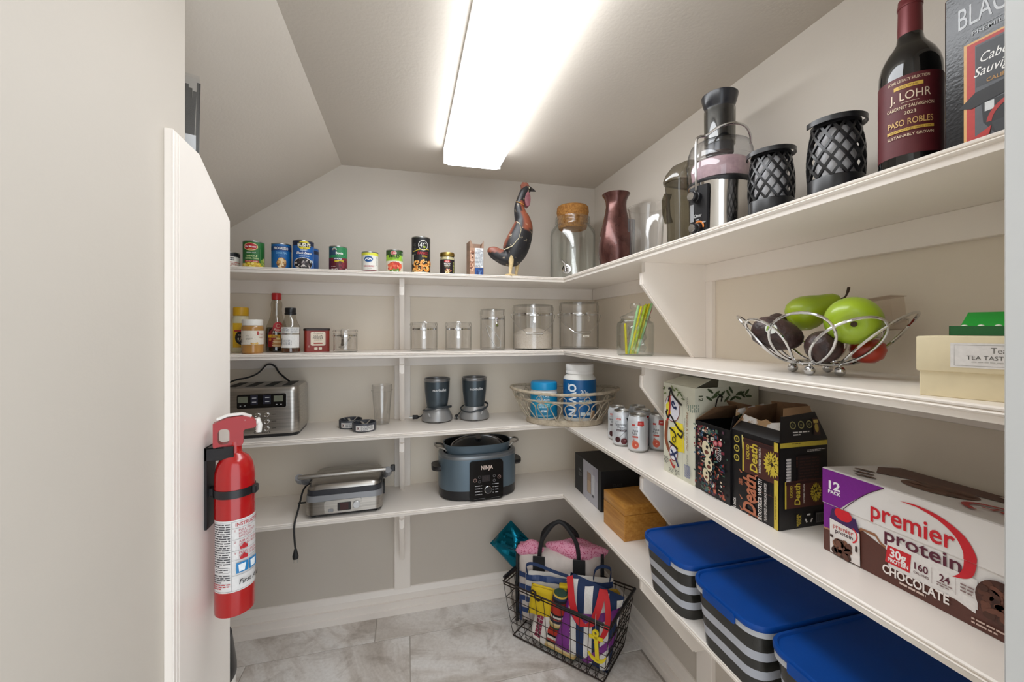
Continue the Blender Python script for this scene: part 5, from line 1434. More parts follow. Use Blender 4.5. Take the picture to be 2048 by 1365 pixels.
d.poly(sm([(.252, .088), (.247, .07), (.236, .061), (.216, .056)]) + sm([(.216, .056), (.226, .064), (.232, .075), (.2335, .088)])[1:], RED)
d.poly([(.1015, .032), (.147, .032), (.15, .06), (.1065, .06)], RED).text('30g', .126, .0505, .013, '#f6f2f2', .03, .03).text('PROTEIN', .126, .0385, .0062, '#f6f2f2', .038, .03)
d.text('160', .167, .0475, .0105, '#5c1f34', .023, .015).text('CALORIES', .167, .0375, .0036, '#6a4a4a', .026).stroke([(.185, .033), (.185, .056)], .0006, '#a99a98').text('24', .205, .0475, .0105, '#5c1f34', .016, .015).lines(.193, .04, .024, 2, .0035, '#8a7270', rng).stroke([(.222, .033), (.222, .056)], .0006, '#a99a98').lines(.229, .053, .02, 3, .0045, '#8a7270', rng)
d.text('CHOCOLATE', .155, .021, .0135, '#f2ece8', .115, .03).lines(.13, .0115, .07, 1, .005, '#d8c4b8', rng, fill=.6).lines(.245, .014, .07, 2, .005, '#cdb4a8', rng)
d.fx = lambda a: a * .86 - .007
d.poly([(.026, .003), (.084, .003), (.083, .058), (.025, .063)], '#e6e0dc').poly([(.025, .063), (.083, .058), (.076, .079), (.03, .082)], '#3f2257').ell(.052, .078, .017, .011, RED).text('premier', .052, .053, .0075, '#b5322c', .04, .01).text('protein', .054, .0455, .0072, '#3a1c2a', .034, .01).ring(.066, .05, .0115, .014, RED, -1.2, 1.2)
blobs(d, .05, .017, .018, .013, 30, .007, ['#5a3628', '#6d4534', '#43281e', '#80543e']); d.rect(.03, .033, .006, .005, '#3a2620').rect(.078, .03, .004, .01, '#3a2620')
d.fx = None
d.ell(.234, .05, .025, .028, '#4a281e'); blobs(d, .232, .05, .021, .024, 50, .006, ['#5a3426', '#3a1e16', '#6d4232', '#4a2a1e'])
d.clip(.0015, WP - .0015, .0005, .0865).make('tray_print', t, front(.0012))
d = D().poly([(.04, .07), (.08, .1), (.14, .115), (.22, .13), (.322, .14), (.322, .166), (.02, .166), (.01, .12)], BRO).ell(.12, .085, .045, .034, '#6a4434', 24, .3)
blobs(d, .12, .088, .036, .026, 40, .007, ['#6a4434', '#5a382a', '#7a5240'])
for (x, y) in ((.04, .04), (.055, .022), (.028, .06)): d.ell(x, y, .015, .006, '#5a4038', 12, .4)
d.text('premier', .25, .055, .026, '#b5322c', .13, .012, 0, pi).text('protein', .25, .09, .024, '#5c2a34', .11, .012, 0, pi).stroke([(.19, .028), (.172, .045), (.18, .07), (.22, .085)], .008, '#b52a2c', smooth=4)
d.lines(.16, .15, .12, 1, .012, '#d9cbc4', rng)
d.clip(.002, WP - .002, .002, .164).make('top_print', o, flat((0, .003, .1502), (1, 0, 0), (0, .172, -.0112)))
# ================================================================== LOWEST SHELF
# ---- contact grill
t = thing('contact_grill', 'steel contact grill with a bar handle and hanging cord', 'grill', (-.234, 1.775, S4), 1.5)
def rr(x, y, r, z, n=5): return ring(rrect(-x, x, -y, y, r, n), z)
b = B()
for sx in (-.11, .11):
    for sy in (-.09, .09): B().lathe([(0, 0), (.01, 0), (.012, .008), (0, .008)], 12, (sx, sy, 0)).obj('foot', RUBBER, t)
B().loft([rr(.132, .112, .03, .0075), rr(.138, .118, .03, .014)]).obj('base_tray', BLACKP, t)
B().loft([rr(.138, .118, .03, .0141), rr(.1385, .1185, .03, .062)]).obj('steel_body', BRUSH, t, 40)
GREYP = mat('grey_plastic', '#8c8d90', .4, .2)
B().loft([rr(.1385, .1185, .03, .0622), rr(.136, .116, .03, .084)]).obj('grey_band', GREYP, t, 40)
B().loft([rr(.134, .114, .028, .0842), rr(.134, .114, .028, .104)]).obj('grill_plates', mat('plate_dark', '#2c2d33', .45), t, 40)
B().loft([rr(.131, .111, .028, .1042), rr(.129, .109, .028, .113), rr(.118, .098, .03, .123), rr(.085, .08, .03, .128), rr(.05, .05, .03, .129)]).obj('steel_lid', BRUSH, t, 45)
cpn = B().prism(rrect(-.07, .062, .018, .064, .008), -.1215, -.117).obj('control_panel', BRUSH, t, 30)
D().poly(rrect(-.024, .024, .023, .054, .003), '#1a1213').rect(0, .0385, .03, .026, '#3a0f12').make('display', cpn, front(-.1215))
o = B().lathe([(.0135, 0), (.0135, .007), (.0115, .009), (0, .009)], 24).obj('dial', mat('light_knob', '#c9cacc', .3, .3), cpn); o.location = (.044, -.1215, .041); o.rotation_euler = (pi / 2, 0, 0)
B().box(-.056, -.038, -.1245, -.1214, .022, .033, .0015).obj('button', GREYP, cpn, 0)
B().tube([(-.162, -.098, .154), (.15, -.098, .158)], .0085, 14).obj('bar_handle', BRUSH, t)
for s_ in (-1, 1):
    x = .155 * s_ + (-.006 if s_ < 0 else .004)
    B().tube(bez([(x, -.098, .155), (x, -.08, .138), (x - .006 * s_, -.05, .122), (x - .012 * s_, -.02, .108), (x - .014 * s_, .03, .1)], 5), [.0135] * 8 + [.011] * 8 + [.009] * 5, 10).obj('handle_arm', GREYP, t)
B().box(.168, .186, -.1, -.082, .145, .17, .003).obj('release_latch', BLACKP, t, 0)
B().box(.137, .1445, -.02, .02, .03, .08, .002).obj('side_catch', BLACKP, t, 0)
c = B().tube(bez([(-.13, .06, .075), (-.152, .02, .085), (-.16, -.03, .08), (-.163, -.06, .055), (-.163, -.1, .035), (-.164, -.148, .008), (-.164, -.158, -.02), (-.162, -.157, -.06), (-.16, -.156, -.085)], 6), .0035, 8).obj('cord', RUBBER, t)
B().tube([(-.16, -.156, -.083), (-.16, -.156, -.095), (-.16, -.156, -.108), (-.16, -.156, -.118)], [.0045, .007, .0105, .0095], 8).obj('plug', RUBBER, c, 30)
for q in (-.006, .006): B().box(-.1605 + q, -.159 + q, -.159, -.153, -.134, -.118).obj('plug_prong', STEEL, c, 0)
B().box(-.178, -.14, -.035, -.029, .03, .036, .002).obj('cord_clip', RUBBER, t, 0)

# ---- slow cooker
t = thing('slow_cooker', 'blue-grey oval slow cooker with black control panel and open pot', 'slow cooker', (.3, 1.776, S4), 2)
def oval(a, c_, z, n=48, p=2.6):
    o = []
    for i in range(n):
        q = 2 * pi * i / n; x, y = cos(q), sin(q)
        o.append((a * abs(x) ** (2 / p) * (1 if x >= 0 else -1), c_ * abs(y) ** (2 / p) * (1 if y >= 0 else -1), z))
    return o
SLATE = mat('slate_blue_metal', '#62737f', .36, .4, bump=.02, bs=150)
B().loft([oval(.158, .104, 0), oval(.166, .111, .006), oval(.168, .113, .042)]).obj('black_base', BLACKP, t, 40)
B().loft([oval(.168, .113, .0422), oval(.1685, .1135, .1), oval(.1675, .1125, .17)], False).obj('blue_body', SLATE, t, 60)
B().loft([oval(.1675, .1125, .17), oval(.1685, .1135, .176), oval(.167, .112, .183), oval(.158, .103, .187), oval(.148, .093, .1868), oval(.146, .091, .17)], False).obj('top_rim', mat('rim_grey', '#83888c', .3, .6), t, 50)
B().loft([oval(.135, .082, .1), oval(.141, .087, .19), oval(.146, .092, .218), oval(.148, .094, .222), oval(.144, .09, .2215), oval(.138, .084, .19), oval(.13, .078, .11)], False).loft([oval(.13, .078, .11), oval(.01, .01, .11)], False).obj('pot', [SLATE], t, 50)
B().loft([oval(.1435, .0895, .2214), oval(.1375, .0835, .19), oval(.1295, .0775, .1105)], False).obj('pot_lining', mat('nonstick_black', '#0f0f11', .3), t, 50)
for s_ in (-1, 1):
    B().tube(bez([(s_ * .139, -.035, .195), (s_ * .152, -.036, .207), (s_ * .178, -.028, .214), (s_ * .184, 0, .216), (s_ * .178, .028, .214), (s_ * .152, .036, .207), (s_ * .139, .035, .195)], 5), .0042, 8).obj('pot_handle', BRUSH, t)
    B().loft([[(s_ * (.162 + u), y, .125 + zz) for y, zz in ((-.05 * k, -.002), (-.04 * k, -.012), (.04 * k, -.012), (.05 * k, -.002), (.045 * k, .008), (-.045 * k, .008))] for u, k in ((0, 1.), (.016, .95), (.03, .7), (.036, .35))]).obj('side_handle', BLACKP, t, 50)
pnl = B().prism(rrect(-.055, .087, .003, .166, .014), -.1185, -.1).obj('control_panel', mat('gloss_black', '#0b0b0d', .12), t, 30)
LG = '#b9b9bb'; PK = '#c9a79c'
d = D().text('NINJA', .018, .138, .0165, '#d8c4b8', .05, .03).rect(.013, .092, .034, .026, '#1c1416').text('12:0', .012, .092, .014, '#3d2a26', .022)
d.ring(-.033, .088, .006, .0072, PK).text('v', -.033, .0885, .004, PK).ring(.07, .094, .006, .0072, PK).text('v', .07, .094, .004, PK)
for x in (-.014, .048):
    d.ring(x, .1, .0045, .0054, '#8d8d90').ring(x, .081, .0045, .0054, '#8d8d90')
for k in range(4):
    z = .064 - k * .0115
    d.rect(-.022, z, .022, .0028, LG).rect(-.0055, z, .003, .0028, LG).rect(.043, z + .003, .003, .0028, LG).rect(.058, z + .003, .018 - k * .002, .0028, LG)
d.stroke([(-.036, .012), (.008, .012)], .0012, '#77787a').stroke([(.036, .012), (.07, .012)], .0012, '#77787a')
d.make('panel_print', pnl, front(-.1186))
o = B().lathe([(.0155, 0), (.0155, .004), (.0135, .005)], 30).obj('dial_ring', CHROME, pnl); o.location = (.022, -.1186, .045); o.rotation_euler = (pi / 2, 0, 0)
o2 = B().lathe([(.0134, 0), (.0134, .007), (.012, .009), (0, .009)], 30).obj('dial', BLACKP, pnl); o2.location = (.022, -.1186, .045); o2.rotation_euler = (pi / 2, 0, 0)
t = thing('glass_dome', 'oval glass lid with steel rim, resting tilted in the slow cooker pot', 'lid', (.305, 1.782, S4 + .196), rot=(radians(14), 0, radians(2)))
B().tube([(p[0], p[1], p[2] + .02 * (1 - (p[0] / .118) ** 2)) for p in oval(.118, .06, 0, 48, 2.2)], .0046, 8, closed=True).obj('steel_rim', CHROME, t)
B().loft([[(p[0] * k, p[1] * k, z + .02 * (1 - (p[0] * k / .118) ** 2)) for p in oval(.116, .058, 0, 40, 2.2)] for k, z in ((1, 0), (.8, .004), (.5, .008), (.15, .01))], False).obj('glass', clear('lid_glass', '#d5dde2', '#9aa8b0', .6, .03, .15), t, 60)
B().lathe([(0, .028), (.006, .028), (.006, .034), (.013, .036), (.013, .04), (0, .041)], 20).obj('knob', CHROME, t)

# ---- black box of glasses, wooden box
t = thing('glassware_box', 'black and grey box picturing tall drinking glasses', 'box', (.7325, 1.699, S4), -91)
B().box(0, .262, 0, .165, 0, .158, .0012).obj('carton', mat('matt_black_card', '#17171a', .5, var=.06, vs=20), t, 0)
d = D().rect(.163, .079, .142, .157, '#b5b4bd').rect(.253, .079, .016, .157, '#131316').poly([(.19, .15), (.235, .157), (.235, .1), (.19, .12)], '#aba9b6')
d.poly([(.135, .035), (.172, .035), (.172, .118), (.135, .118)], '#a58d78').poly([(.137, .036), (.17, .036), (.17, .085), (.137, .085)], '#b9a186').poly([(.178, .03), (.205, .03), (.207, .12), (.176, .12)], '#cfd0d6').poly([(.18, .03), (.203, .03), (.203, .04), (.18, .04)], '#55565c').stroke([(.135, .118), (.135, .035), (.172, .035), (.172, .118)], .002, '#8f8a90')
d.text('TALL', .06, .1, .009, '#b9b9bc', .03, .0).lines(.045, .088, .035, 3, .006, '#77777a', rng)
d.make('print', t, front(-.0002))
d = D().text('GLASS', .07, .1, .012, '#4a4a4c', .04, .0).lines(.03, .074, .1, 1, .006, '#9a9a9c', rng).lines(.06, .064, .04, 1, .006, '#77777a', rng)
d.make('side_print', t, flat((.2622, 0, 0), (0, 1, 0), (0, 0, 1)))
WOOD = bpy.data.materials.new('golden_wood'); WOOD.use_nodes = True
nt = WOOD.node_tree; p_ = nt.nodes['Principled BSDF']; tc = nt.nodes.new('ShaderNodeTexCoord'); mp_n = nt.nodes.new('ShaderNodeMapping'); mp_n.inputs['Scale'].default_value = (2, 14, 22)
nz = nt.nodes.new('ShaderNodeTexNoise'); nz.inputs['Scale'].default_value = 4; nz.inputs['Detail'].default_value = 6; nz.inputs['Distortion'].default_value = .8
cr = nt.nodes.new('ShaderNodeValToRGB'); cr.color_ramp.elements[0].position = .3; cr.color_ramp.elements[0].color = lin('#a96f28'); cr.color_ramp.elements[1].position = .72; cr.color_ramp.elements[1].color = lin('#cc9546')
nt.links.new(tc.outputs['Object'], mp_n.inputs[0]); nt.links.new(mp_n.outputs[0], nz.inputs['Vector']); nt.links.new(nz.outputs['Fac'], cr.inputs[0]); nt.links.new(cr.outputs[0], p_.inputs['Base Color']); p_.inputs['Roughness'].default_value = .38
t = thing('wooden_box', 'plain golden wooden box with a hinged lid', 'box', (.7015, 1.3635, S4), -90)
B().box(0, .147, 0, .16, 0, .0855, .0012).obj('base', WOOD, t, 0)
B().box(0, .147, 0, .16, .0865, .121, .002, 2).obj('lid', WOOD, t, 30)

# ---- three striped storage bins with blue lids
BWH = mat('bin_white_stripe', '#b3b6bf', .35, var=.06, vs=9); BDK = mat('bin_clear_dark', '#24231f', .25, var=.1, vs=7)
BLID = mat('bin_blue_lid', '#084494', .4, var=.12, vs=6, spec=.25); BRIM = mat('bin_rim_grey', '#b9bbbf', .4)
def bin_(label, y):
    t = thing('storage_bin', label, 'storage bin', (.652, y, S4), -90, 'striped storage bins with blue lids')
    W, Dp = .0785, .27
    def sec(z):
        k = z / .13
        return [(x, yy, z) for x, yy in rrect(-W - .0135 * k, W + .0135 * k, 0 - .01 * k, Dp + .004 * k, .034, 6)]
    zs = [0, .004, .026, .045, .066, .085, .106, .128]
    body = B().loft([sec(z) for z in zs[:2]], False, mi=1).add(sec(0), [tuple(range(len(sec(0))))], 1)
    cols = [1, 0, 1, 0, 1, 1]
    for k, m_ in zip(range(1, 7), (1, 0, 1, 0, 1, 1)): body.loft([sec(zs[k]), sec(zs[k + 1])], False, mi=m_)
    body.obj('body', [BWH, BDK], t, 40)
    def lsec(o, z): return [(x, yy, z) for x, yy in rrect(-W - .019 - o, W + .019 + o, -.0155 - o, Dp + .0095 + o, .04 + o, 7)]
    B().loft([lsec(-.004, .118), lsec(-.001, .1195), lsec(-.001, .1305), lsec(-.004, .1305)], False).obj('rim', BRIM, t, 40)
    B().loft([lsec(.0, .1308), lsec(.0012, .133), lsec(.0012, .139), lsec(-.001, .1425), lsec(-.006, .1425), lsec(-.0085, .139), lsec(-.03, .1395)], True).obj('lid', BLID, t, 40)
    B().prism(rrect(-.045, .045, .1185, .1375, .004), -.0195, -.0165).obj('lid_clip', BLID, t, 30)
bin_('striped storage bin with blue lid, next to the wooden box', .925)
bin_('middle one of the three striped storage bins with blue lids', .719)
bin_('striped storage bin with blue lid nearest the doorway', .513)

# ================================================================== FLOOR BASKET AND WHAT IS IN IT
BKC = (.645, 1.57); BKR = math.degrees(math.atan2(-.76, .65))
WIRE = mat('rusty_wire', '#3a302b', .5, .6, var=.25, vs=60)
t = thing('wire_basket', 'dark wire basket on the floor crammed with beach bags', 'basket', (*BKC, 0), BKR)
def bk(u, v, s):
    """u, v in -1..1 along the sides, s 0 floor to 1 rim"""
    return ((.2 + .034 * s) * u, (.108 + .026 * s) * v, .006 + .229 * s)
per = [(-1, -1), (1, -1), (1, 1), (-1, 1)]
def loop_(s, r, n=12):
    pts = []
    for k in range(4):
        a, b_ = per[k], per[(k + 1) % 4]
        for i in range(n): pts.append(bk(a[0] + (b_[0] - a[0]) * i / n, a[1] + (b_[1] - a[1]) * i / n, s))
    return B().tube(pts, r, 6, closed=True)
loop_(1.0, .0036).obj('rim', WIRE, t)
loop_(.945, .0024).obj('rim', WIRE, t)
for s_, nm in ((0, .0026), (.25, .0014), (.48, .0014), (.71, .0014)): loop_(s_, nm).obj('hoop_wire', WIRE, t)
for k in range(13):
    u = -1 + 2 * k / 12
    B().tube([bk(u, -1, 1), bk(u, -1, 0), bk(u, 1, 0), bk(u, 1, 1)], .0013, 5).obj('upright_wire', WIRE, t)
for k in range(1, 7):
    v = -1 + 2 * k / 7
    B().tube([bk(-1, v, 1), bk(-1, v, 0), bk(1, v, 0), bk(1, v, 1)], .0013, 5).obj('upright_wire', WIRE, t)
for sgn in (-1, 1):
    pts = [bk(sgn, (-1 if k % 2 else 1) * .95, .06 + .9 * k / 7) for k in range(8)]
    B().tube(pts, .0013, 5).obj('brace_wire', WIRE, t)
pts = [bk(-1 + 2 * k / 24, -1.0, .0 if k % 2 else .1) for k in range(25)]
B().tube(pts, .0013, 5).obj('brace_wire', WIRE, t)
for sgn in (-1, 1):
    B().tube([bk(sgn * 1.015, -.9, 1.03), bk(sgn * 1.02, .9, 1.03)], .0062, 8).obj('grip', BLACKP, t)
B().tube(bez([bk(-.42, -1.0, 1.02), bk(-.36, -1.02, 1.07), bk(-.3, -1.03, 1.05), bk(-.33, -1.04, .97), bk(-.26, -1.03, .93), bk(-.18, -1.02, 1.0)], 5), .0036, 7).obj('hook', WIRE, t)
B().tube([bk(.1, -1.03, 1.0), bk(.9, -1.02, 1.01)], .0058, 8).obj('grip', BLACKP, t)

def pillow(w, h, dep, n=14, m=12, sag=0., px=2.4, seed=0, rough=.0):
    """soft flat bag: returns mesh builder and the front surface function (x across, z up, front at -y)"""
    rg = random.Random(seed)
    ph = [rg.uniform(0, 6) for _ in range(4)]
    def prof(u, v):
        a = max(0, 1 - abs(u) ** px); b_ = max(0, 1 - abs(v) ** px)
        return (a * b_) ** .5
    def fr(x, z, e=0.):
        u, v = 2 * x / w, 2 * z / h - 1
        wob = rough * (sin(x * 60 + ph[0]) * cos(z * 45 + ph[1]) + .6 * sin(x * 110 + z * 70 + ph[2]))
        return (x, -dep / 2 * prof(max(-1, min(1, u)), max(-1, min(1, v))) - wob * prof(u, v) - e, z - sag * (1 - v * v) * 0)
    b = B(); g = []
    for side in (0, 1):
        gg = []
        for j in range(m + 1):
            row = []
            for i in range(n + 1):
                x = -w / 2 + w * i / n; z = h * j / m
                q = fr(x, z)
                row.append(q if side == 0 else (q[0], -q[1] * .9, q[2]))
            gg.append(row)
        vs = [p for r in gg for p in r]
        fs = []
        for j in range(m):
            for i in range(n):
                a = j * (n + 1) + i
                fs.append((a, a + 1, a + n + 2, a + n + 1) if side == 0 else (a, a + n + 1, a + n + 2, a + 1))
        b.add(vs, fs)
    return b, (lambda u, v, e: fr(u, v, e))

CANVAS = mat('cream_canvas', '#d3c9c3', .8, var=.05, vs=25, bump=.25, bs=300)
BLKW = mat('black_webbing', '#19191b', .65, bump=.3, bs=300)
NAVY = mat('navy_canvas', '#1c3158', .8, bump=.25, bs=300); NV = '#1f3a6b'; WH = '#dfdcd8'
# canvas tote
t = thing('canvas_tote', 'cream canvas tote with black handles standing in the wire basket', 'tote bag', (.643, 1.662, .012), rot=(radians(-3), 0, radians(-24)))
b, fr = pillow(.37, .315, .12, 18, 14, px=6, seed=2, rough=.003)
bg = b.obj('bag', CANVAS, t, 60)
for s_ in (-1, 1): B().tube([(s_ * .182, 0, .004), (s_ * .186, -.004, .16), (s_ * .184, 0, .315)], .007, 8, flat=(.05, .011)).obj('side_binding', BLKW, t, 20)
d = D().rect(-.165, .06, .012, .1, NV)
for k in range(4):
    z = .06 + k * .048
    d.poly([(-.172, z), (-.09, z + .006), (0, z - .002), (.17, z), (.17, z + .022), (0, z + .022), (-.09, z + .028), (-.172, z + .02)], NV)
d.make('stripes', bg, fr, .015, .015, e0=.0016)
for yy, hh, dz in ((-.045, .195, 0), (.045, .165, .0)):
    pts = bez([(-.085, yy, .24), (-.083, yy, .31), (-.07, yy * .9, .37), (-.02, yy * .7, .29 + hh * .74), (.02, yy * .7, .29 + hh * .74), (.07, yy * .9, .37), (.083, yy, .31), (.085, yy, .24)], 6)
    B().tube(pts, .009, 8).obj('handle', BLKW, t)
    if yy < 0:
        for x in (-.085, .085): B().box(x - .026, x + .026, -.066, -.06, .235, .305, .002).obj('handle_patch', BLKW, t, 0)
def cloth(label, name, cat, loc, rot, r, m, seed, seg=18, rings=12, amp=.2):
    rg = random.Random(seed); ph = [rg.uniform(0, 6) for _ in range(6)]
    b = B().ball((0, 0, 0), 1, seg, rings)
    v2 = []
    for x, y, z in b.v:
        k = 1 + amp * (sin(3 * x + ph[0]) * cos(4 * y + ph[1]) + .6 * sin(7 * z + 4 * x + ph[2]) * .6)
        v2.append((x * r[0] * k, y * r[1] * k, z * r[2] * k))
    b.v = v2
    return b.obj(name, m, None, 70, label=label, cat=cat, loc=loc, rot=rot)
def mesh_mat():
    m = bpy.data.materials.new('pink_mesh'); m.use_nodes = True
    nt = m.node_tree; p = nt.nodes['Principled BSDF']; tc = nt.nodes.new('ShaderNodeTexCoord')
    v = nt.nodes.new('ShaderNodeTexVoronoi'); v.inputs['Scale'].default_value = 150; nt.links.new(tc.outputs['Object'], v.inputs['Vector'])
    r = nt.nodes.new('ShaderNodeValToRGB'); r.color_ramp.elements[0].position = .2; r.color_ramp.elements[0].color = lin('#c23a68'); r.color_ramp.elements[1].position = .45; r.color_ramp.elements[1].color = lin('#eaa0ba')
    nt.links.new(v.outputs['Distance'], r.inputs[0]); nt.links.new(r.outputs[0], p.inputs['Base Color']); p.inputs['Roughness'].default_value = .7
    return m
PMESH = mesh_mat()
cloth('pink mesh cloth bulging from the right of the canvas tote', 'mesh_cloth', 'cloth', (.715, 1.65, .325), (0, 0, -.45), (.115, .042, .042), PMESH, 3)
cloth('small pink mesh cloth at the left end of the canvas tote', 'mesh_cloth', 'cloth', (.53, 1.722, .318), (0, .1, -.3), (.065, .034, .032), PMESH, 8)
TEAL = mat('teal_foil', '#046a82', .14, .85, var=.3, vs=9)
t = thing('foil_pouch', 'shiny teal foil pouch sticking out at the left', 'pouch', (.55, 1.765, .218), rot=(radians(-12), radians(-48), radians(-16)))
b, fr = pillow(.145, .2, .06, 16, 16, px=2.4, seed=5, rough=.011)
b.obj('pouch', TEAL, t, 70)

# striped navy pouch behind
t = thing('striped_pouch', 'navy and white striped pouch lying across the canvas tote', 'pouch', (.645, 1.562, .145), rot=(radians(-6), 0, radians(-24)))
b, fr = pillow(.36, .13, .05, 18, 10, px=5, seed=12, rough=.004)
pc = b.obj('pouch', mat('white_canvas', '#dcd8d2', .8, bump=.25, bs=300), t, 60)
d = D()
for k in range(3): d.poly([(-.178, .008 + k * .044), (-.08, .014 + k * .044), (.02, .004 + k * .044), (.178, .01 + k * .044), (.178, .032 + k * .044), (.02, .028 + k * .044), (-.08, .036 + k * .044), (-.178, .03 + k * .044)], NV)
d.make('stripes', pc, fr, .015, .015, e0=.0016)
B().strap(bez([(-.17, -.01, .12), (-.175, -.014, .155), (-.14, -.02, .165), (-.06, -.024, .145), (0, -.025, .132)], 5), .012, .003, (0, .6, 1)).obj('loop', NAVY, t, 30)
B().strap(bez([(.165, -.01, .12), (.17, -.005, .165), (.14, .0, .172), (.11, -.004, .16), (.1, -.01, .125)], 5), .012, .003, (0, .6, 1)).obj('loop', NAVY, t, 30)
# yellow pouch
YELC = mat('yellow_canvas', '#d9b90f', .75, bump=.2, bs=250)
t = thing('yellow_pouch', 'bright yellow zip pouch in the wire basket', 'pouch', (.52, 1.557, .135), rot=(radians(-8), radians(6), radians(-30)))
b, fr = pillow(.1, .115, .035, 12, 10, px=4, seed=9, rough=.003)
b.obj('pouch', YELC, t, 60)
B().tube([(-.045, -.006, .108), (.04, -.006, .111)], .002, 6).obj('zip', mat('zip_yellow', '#b99a10', .5), t)
t = thing('yellow_cloth', 'folded yellow cloth between red straps and the tote', 'cloth', (.655, 1.515, .225), rot=(radians(-10), 0, radians(-22)))
for k in range(3): B().box(-.065, .065, -.012 - .002 * k, .02, k * .0115, k * .0115 + .011, .004, 2).obj('fold', YELC, t, 30)

# woven striped blanket, folded, and its rolled end
def serape(name):
    m = bpy.data.materials.new(name); m.use_nodes = True
    nt = m.node_tree; p = nt.nodes['Principled BSDF']; tc = nt.nodes.new('ShaderNodeTexCoord'); sp = nt.nodes.new('ShaderNodeSeparateXYZ'); nt.links.new(tc.outputs['Object'], sp.inputs[0])
    mu = nt.nodes.new('ShaderNodeMath'); mu.operation = 'MULTIPLY'; mu.inputs[1].default_value = 7.; nt.links.new(sp.outputs['Z'], mu.inputs[0])
    fr_ = nt.nodes.new('ShaderNodeMath'); fr_.operation = 'FRACT'; nt.links.new(mu.outputs[0], fr_.inputs[0])
    r = nt.nodes.new('ShaderNodeValToRGB'); r.color_ramp.interpolation = 'CONSTANT'; e = r.color_ramp.elements
    st = [(0, '#2c4a3a'), (.06, '#c9a86a'), (.13, '#d8c79a'), (.19, '#2a2a3c'), (.27, '#a8423a'), (.33, '#ded6cc'), (.39, '#1a1518'), (.45, '#b5301f'), (.72, '#8c1f1c'), (.8, '#1d1a20'), (.88, '#2a3a5a'), (.95, '#d8b44a')]
    while len(e) < len(st): e.new(.5)
    for k, (q, c) in enumerate(st): e[k].position = q; e[k].color = lin(c)
    nt.links.new(fr_.outputs[0], r.inputs[0]); nt.links.new(r.outputs[0], p.inputs['Base Color']); p.inputs['Roughness'].default_value = .85
    return m
SER = serape('striped_weave')
t = thing('striped_blanket', 'folded striped blanket, mostly red, at the bottom of the basket', 'blanket', (.603, 1.545, .012), rot=(0, 0, radians(-49.5)))
for k in range(3): B().box(-.075, .085, -.05, .06, k * .03, k * .03 + .029, .009, 3).obj('fold', SER, t, 40)
t = thing('rolled_blanket', 'striped blanket roll standing between yellow pouch and purple bag', 'blanket', (.577, 1.526, .11), rot=(radians(6), radians(8), radians(-30)))
B().loft([[(.03 * k * cos(a), .026 * k * sin(a), z) for a in [2 * pi * i / 24 for i in range(24)]] for k, z in ((.9, 0), (1, .01), (1, .05), (.97, .1), (.95, .14), (.8, .146))]).obj('roll', SER, t, 50)

# patterned white scarf
t = thing('patterned_cloth', 'white cloth printed with maroon blocks hanging inside the wires', 'cloth', (.51, 1.57, .03), rot=(radians(-4), radians(14), radians(-46)))
b, fr = pillow(.07, .13, .03, 10, 12, px=2.6, seed=4, rough=.004)
cl = b.obj('cloth', mat('white_cloth', '#dcd6cf', .85, bump=.2, bs=200), t, 60)
d = D()
for i in range(2):
    for j in range(6): d.rect(-.006 + i * .014 - j * .0012, .03 + j * .0155, .0122, .0132, '#8a2444')
d.make('blocks', cl, fr, .007, .007, e0=.001)

# navy striped beach bag with purple trim, red straps and an anchor tag
t = thing('beach_bag', 'navy and white striped beach bag with purple trim and red straps', 'beach bag', (.648, 1.452, .02), rot=(radians(-9), radians(11), radians(-40)))
b, fr = pillow(.215, .285, .07, 16, 18, px=5, seed=21, rough=.003)
bg = b.obj('bag', NAVY, t, 60)
d = D(); PU = '#7a2a86'
for k in range(4):
    x = -.1 + k * .062
    d.poly([(x, .27), (x + .03, .28), (x + .085, .02), (x + .055, .01)], WH)
d.poly([(-.1075, 0), (-.04, 0), (-.055, .1), (-.075, .2), (-.1075, .19)], PU).poly([(-.075, .16), (-.04, .135), (.03, .165), (.1075, .215), (.1075, .255), (.03, .2), (-.04, .17)], PU).poly([(.0, 0), (.025, 0), (.1075, .12), (.1075, .16)], PU)
d.clip(-.106, .106, .003, .282).make('stripes', bg, fr, .012, .012, e0=.0016)
REDW = mat('red_webbing', '#c4161f', .6, bump=.25, bs=300)
B().strap(bez([(-.1, -.045, .29), (-.072, -.058, .22), (-.042, -.066, .175), (-.008, -.068, .155), (.02, -.064, .175), (.03, -.055, .23), (.03, -.04, .295)], 6), .026, .003, [(.8, .1, .55)] * 20 + [(1, .1, .1)] * 17).obj('strap', REDW, t, 40)
B().strap(bez([(.035, -.035, .295), (.055, -.05, .265), (.072, -.06, .21), (.07, -.066, .16), (.05, -.068, .12)], 6), .02, .003, (1, .1, .3)).obj('strap', REDW, t, 40)
YT = mat('yellow_enamel', '#d6c018', .4)
t = thing('anchor_tag', 'yellow anchor-shaped tag hanging outside the wire basket', 'tag', (.65, 1.319, .172), rot=(0, radians(-4), radians(-49.5)))
an = B().box(-.007, .007, -.003, .003, -.055, .03, .001).box(-.026, .026, -.003, .003, .018, .03, .001)
arc = []
for k in range(15):
    a = radians(195 + 150 * k / 14); arc.append((.036 * cos(a), -.025 + .036 * sin(a)))
for k in range(14, -1, -1):
    a = radians(195 + 150 * k / 14); w_ = .022 + .008 * abs(k - 7) / 7; arc.append((w_ * cos(a), -.025 + w_ * sin(a) - .001))
an.prism(arc, -.003, .003)
for i in range(20):
    a0, a1 = 2 * pi * i / 20, 2 * pi * (i + 1) / 20
    an.prism([(.012 * cos(a0), .04 + .012 * sin(a0)), (.012 * cos(a1), .04 + .012 * sin(a1)), (.005 * cos(a1), .04 + .005 * sin(a1)), (.005 * cos(a0), .04 + .005 * sin(a0))], -.003, .003)
an.obj('anchor', YT, t, 20)
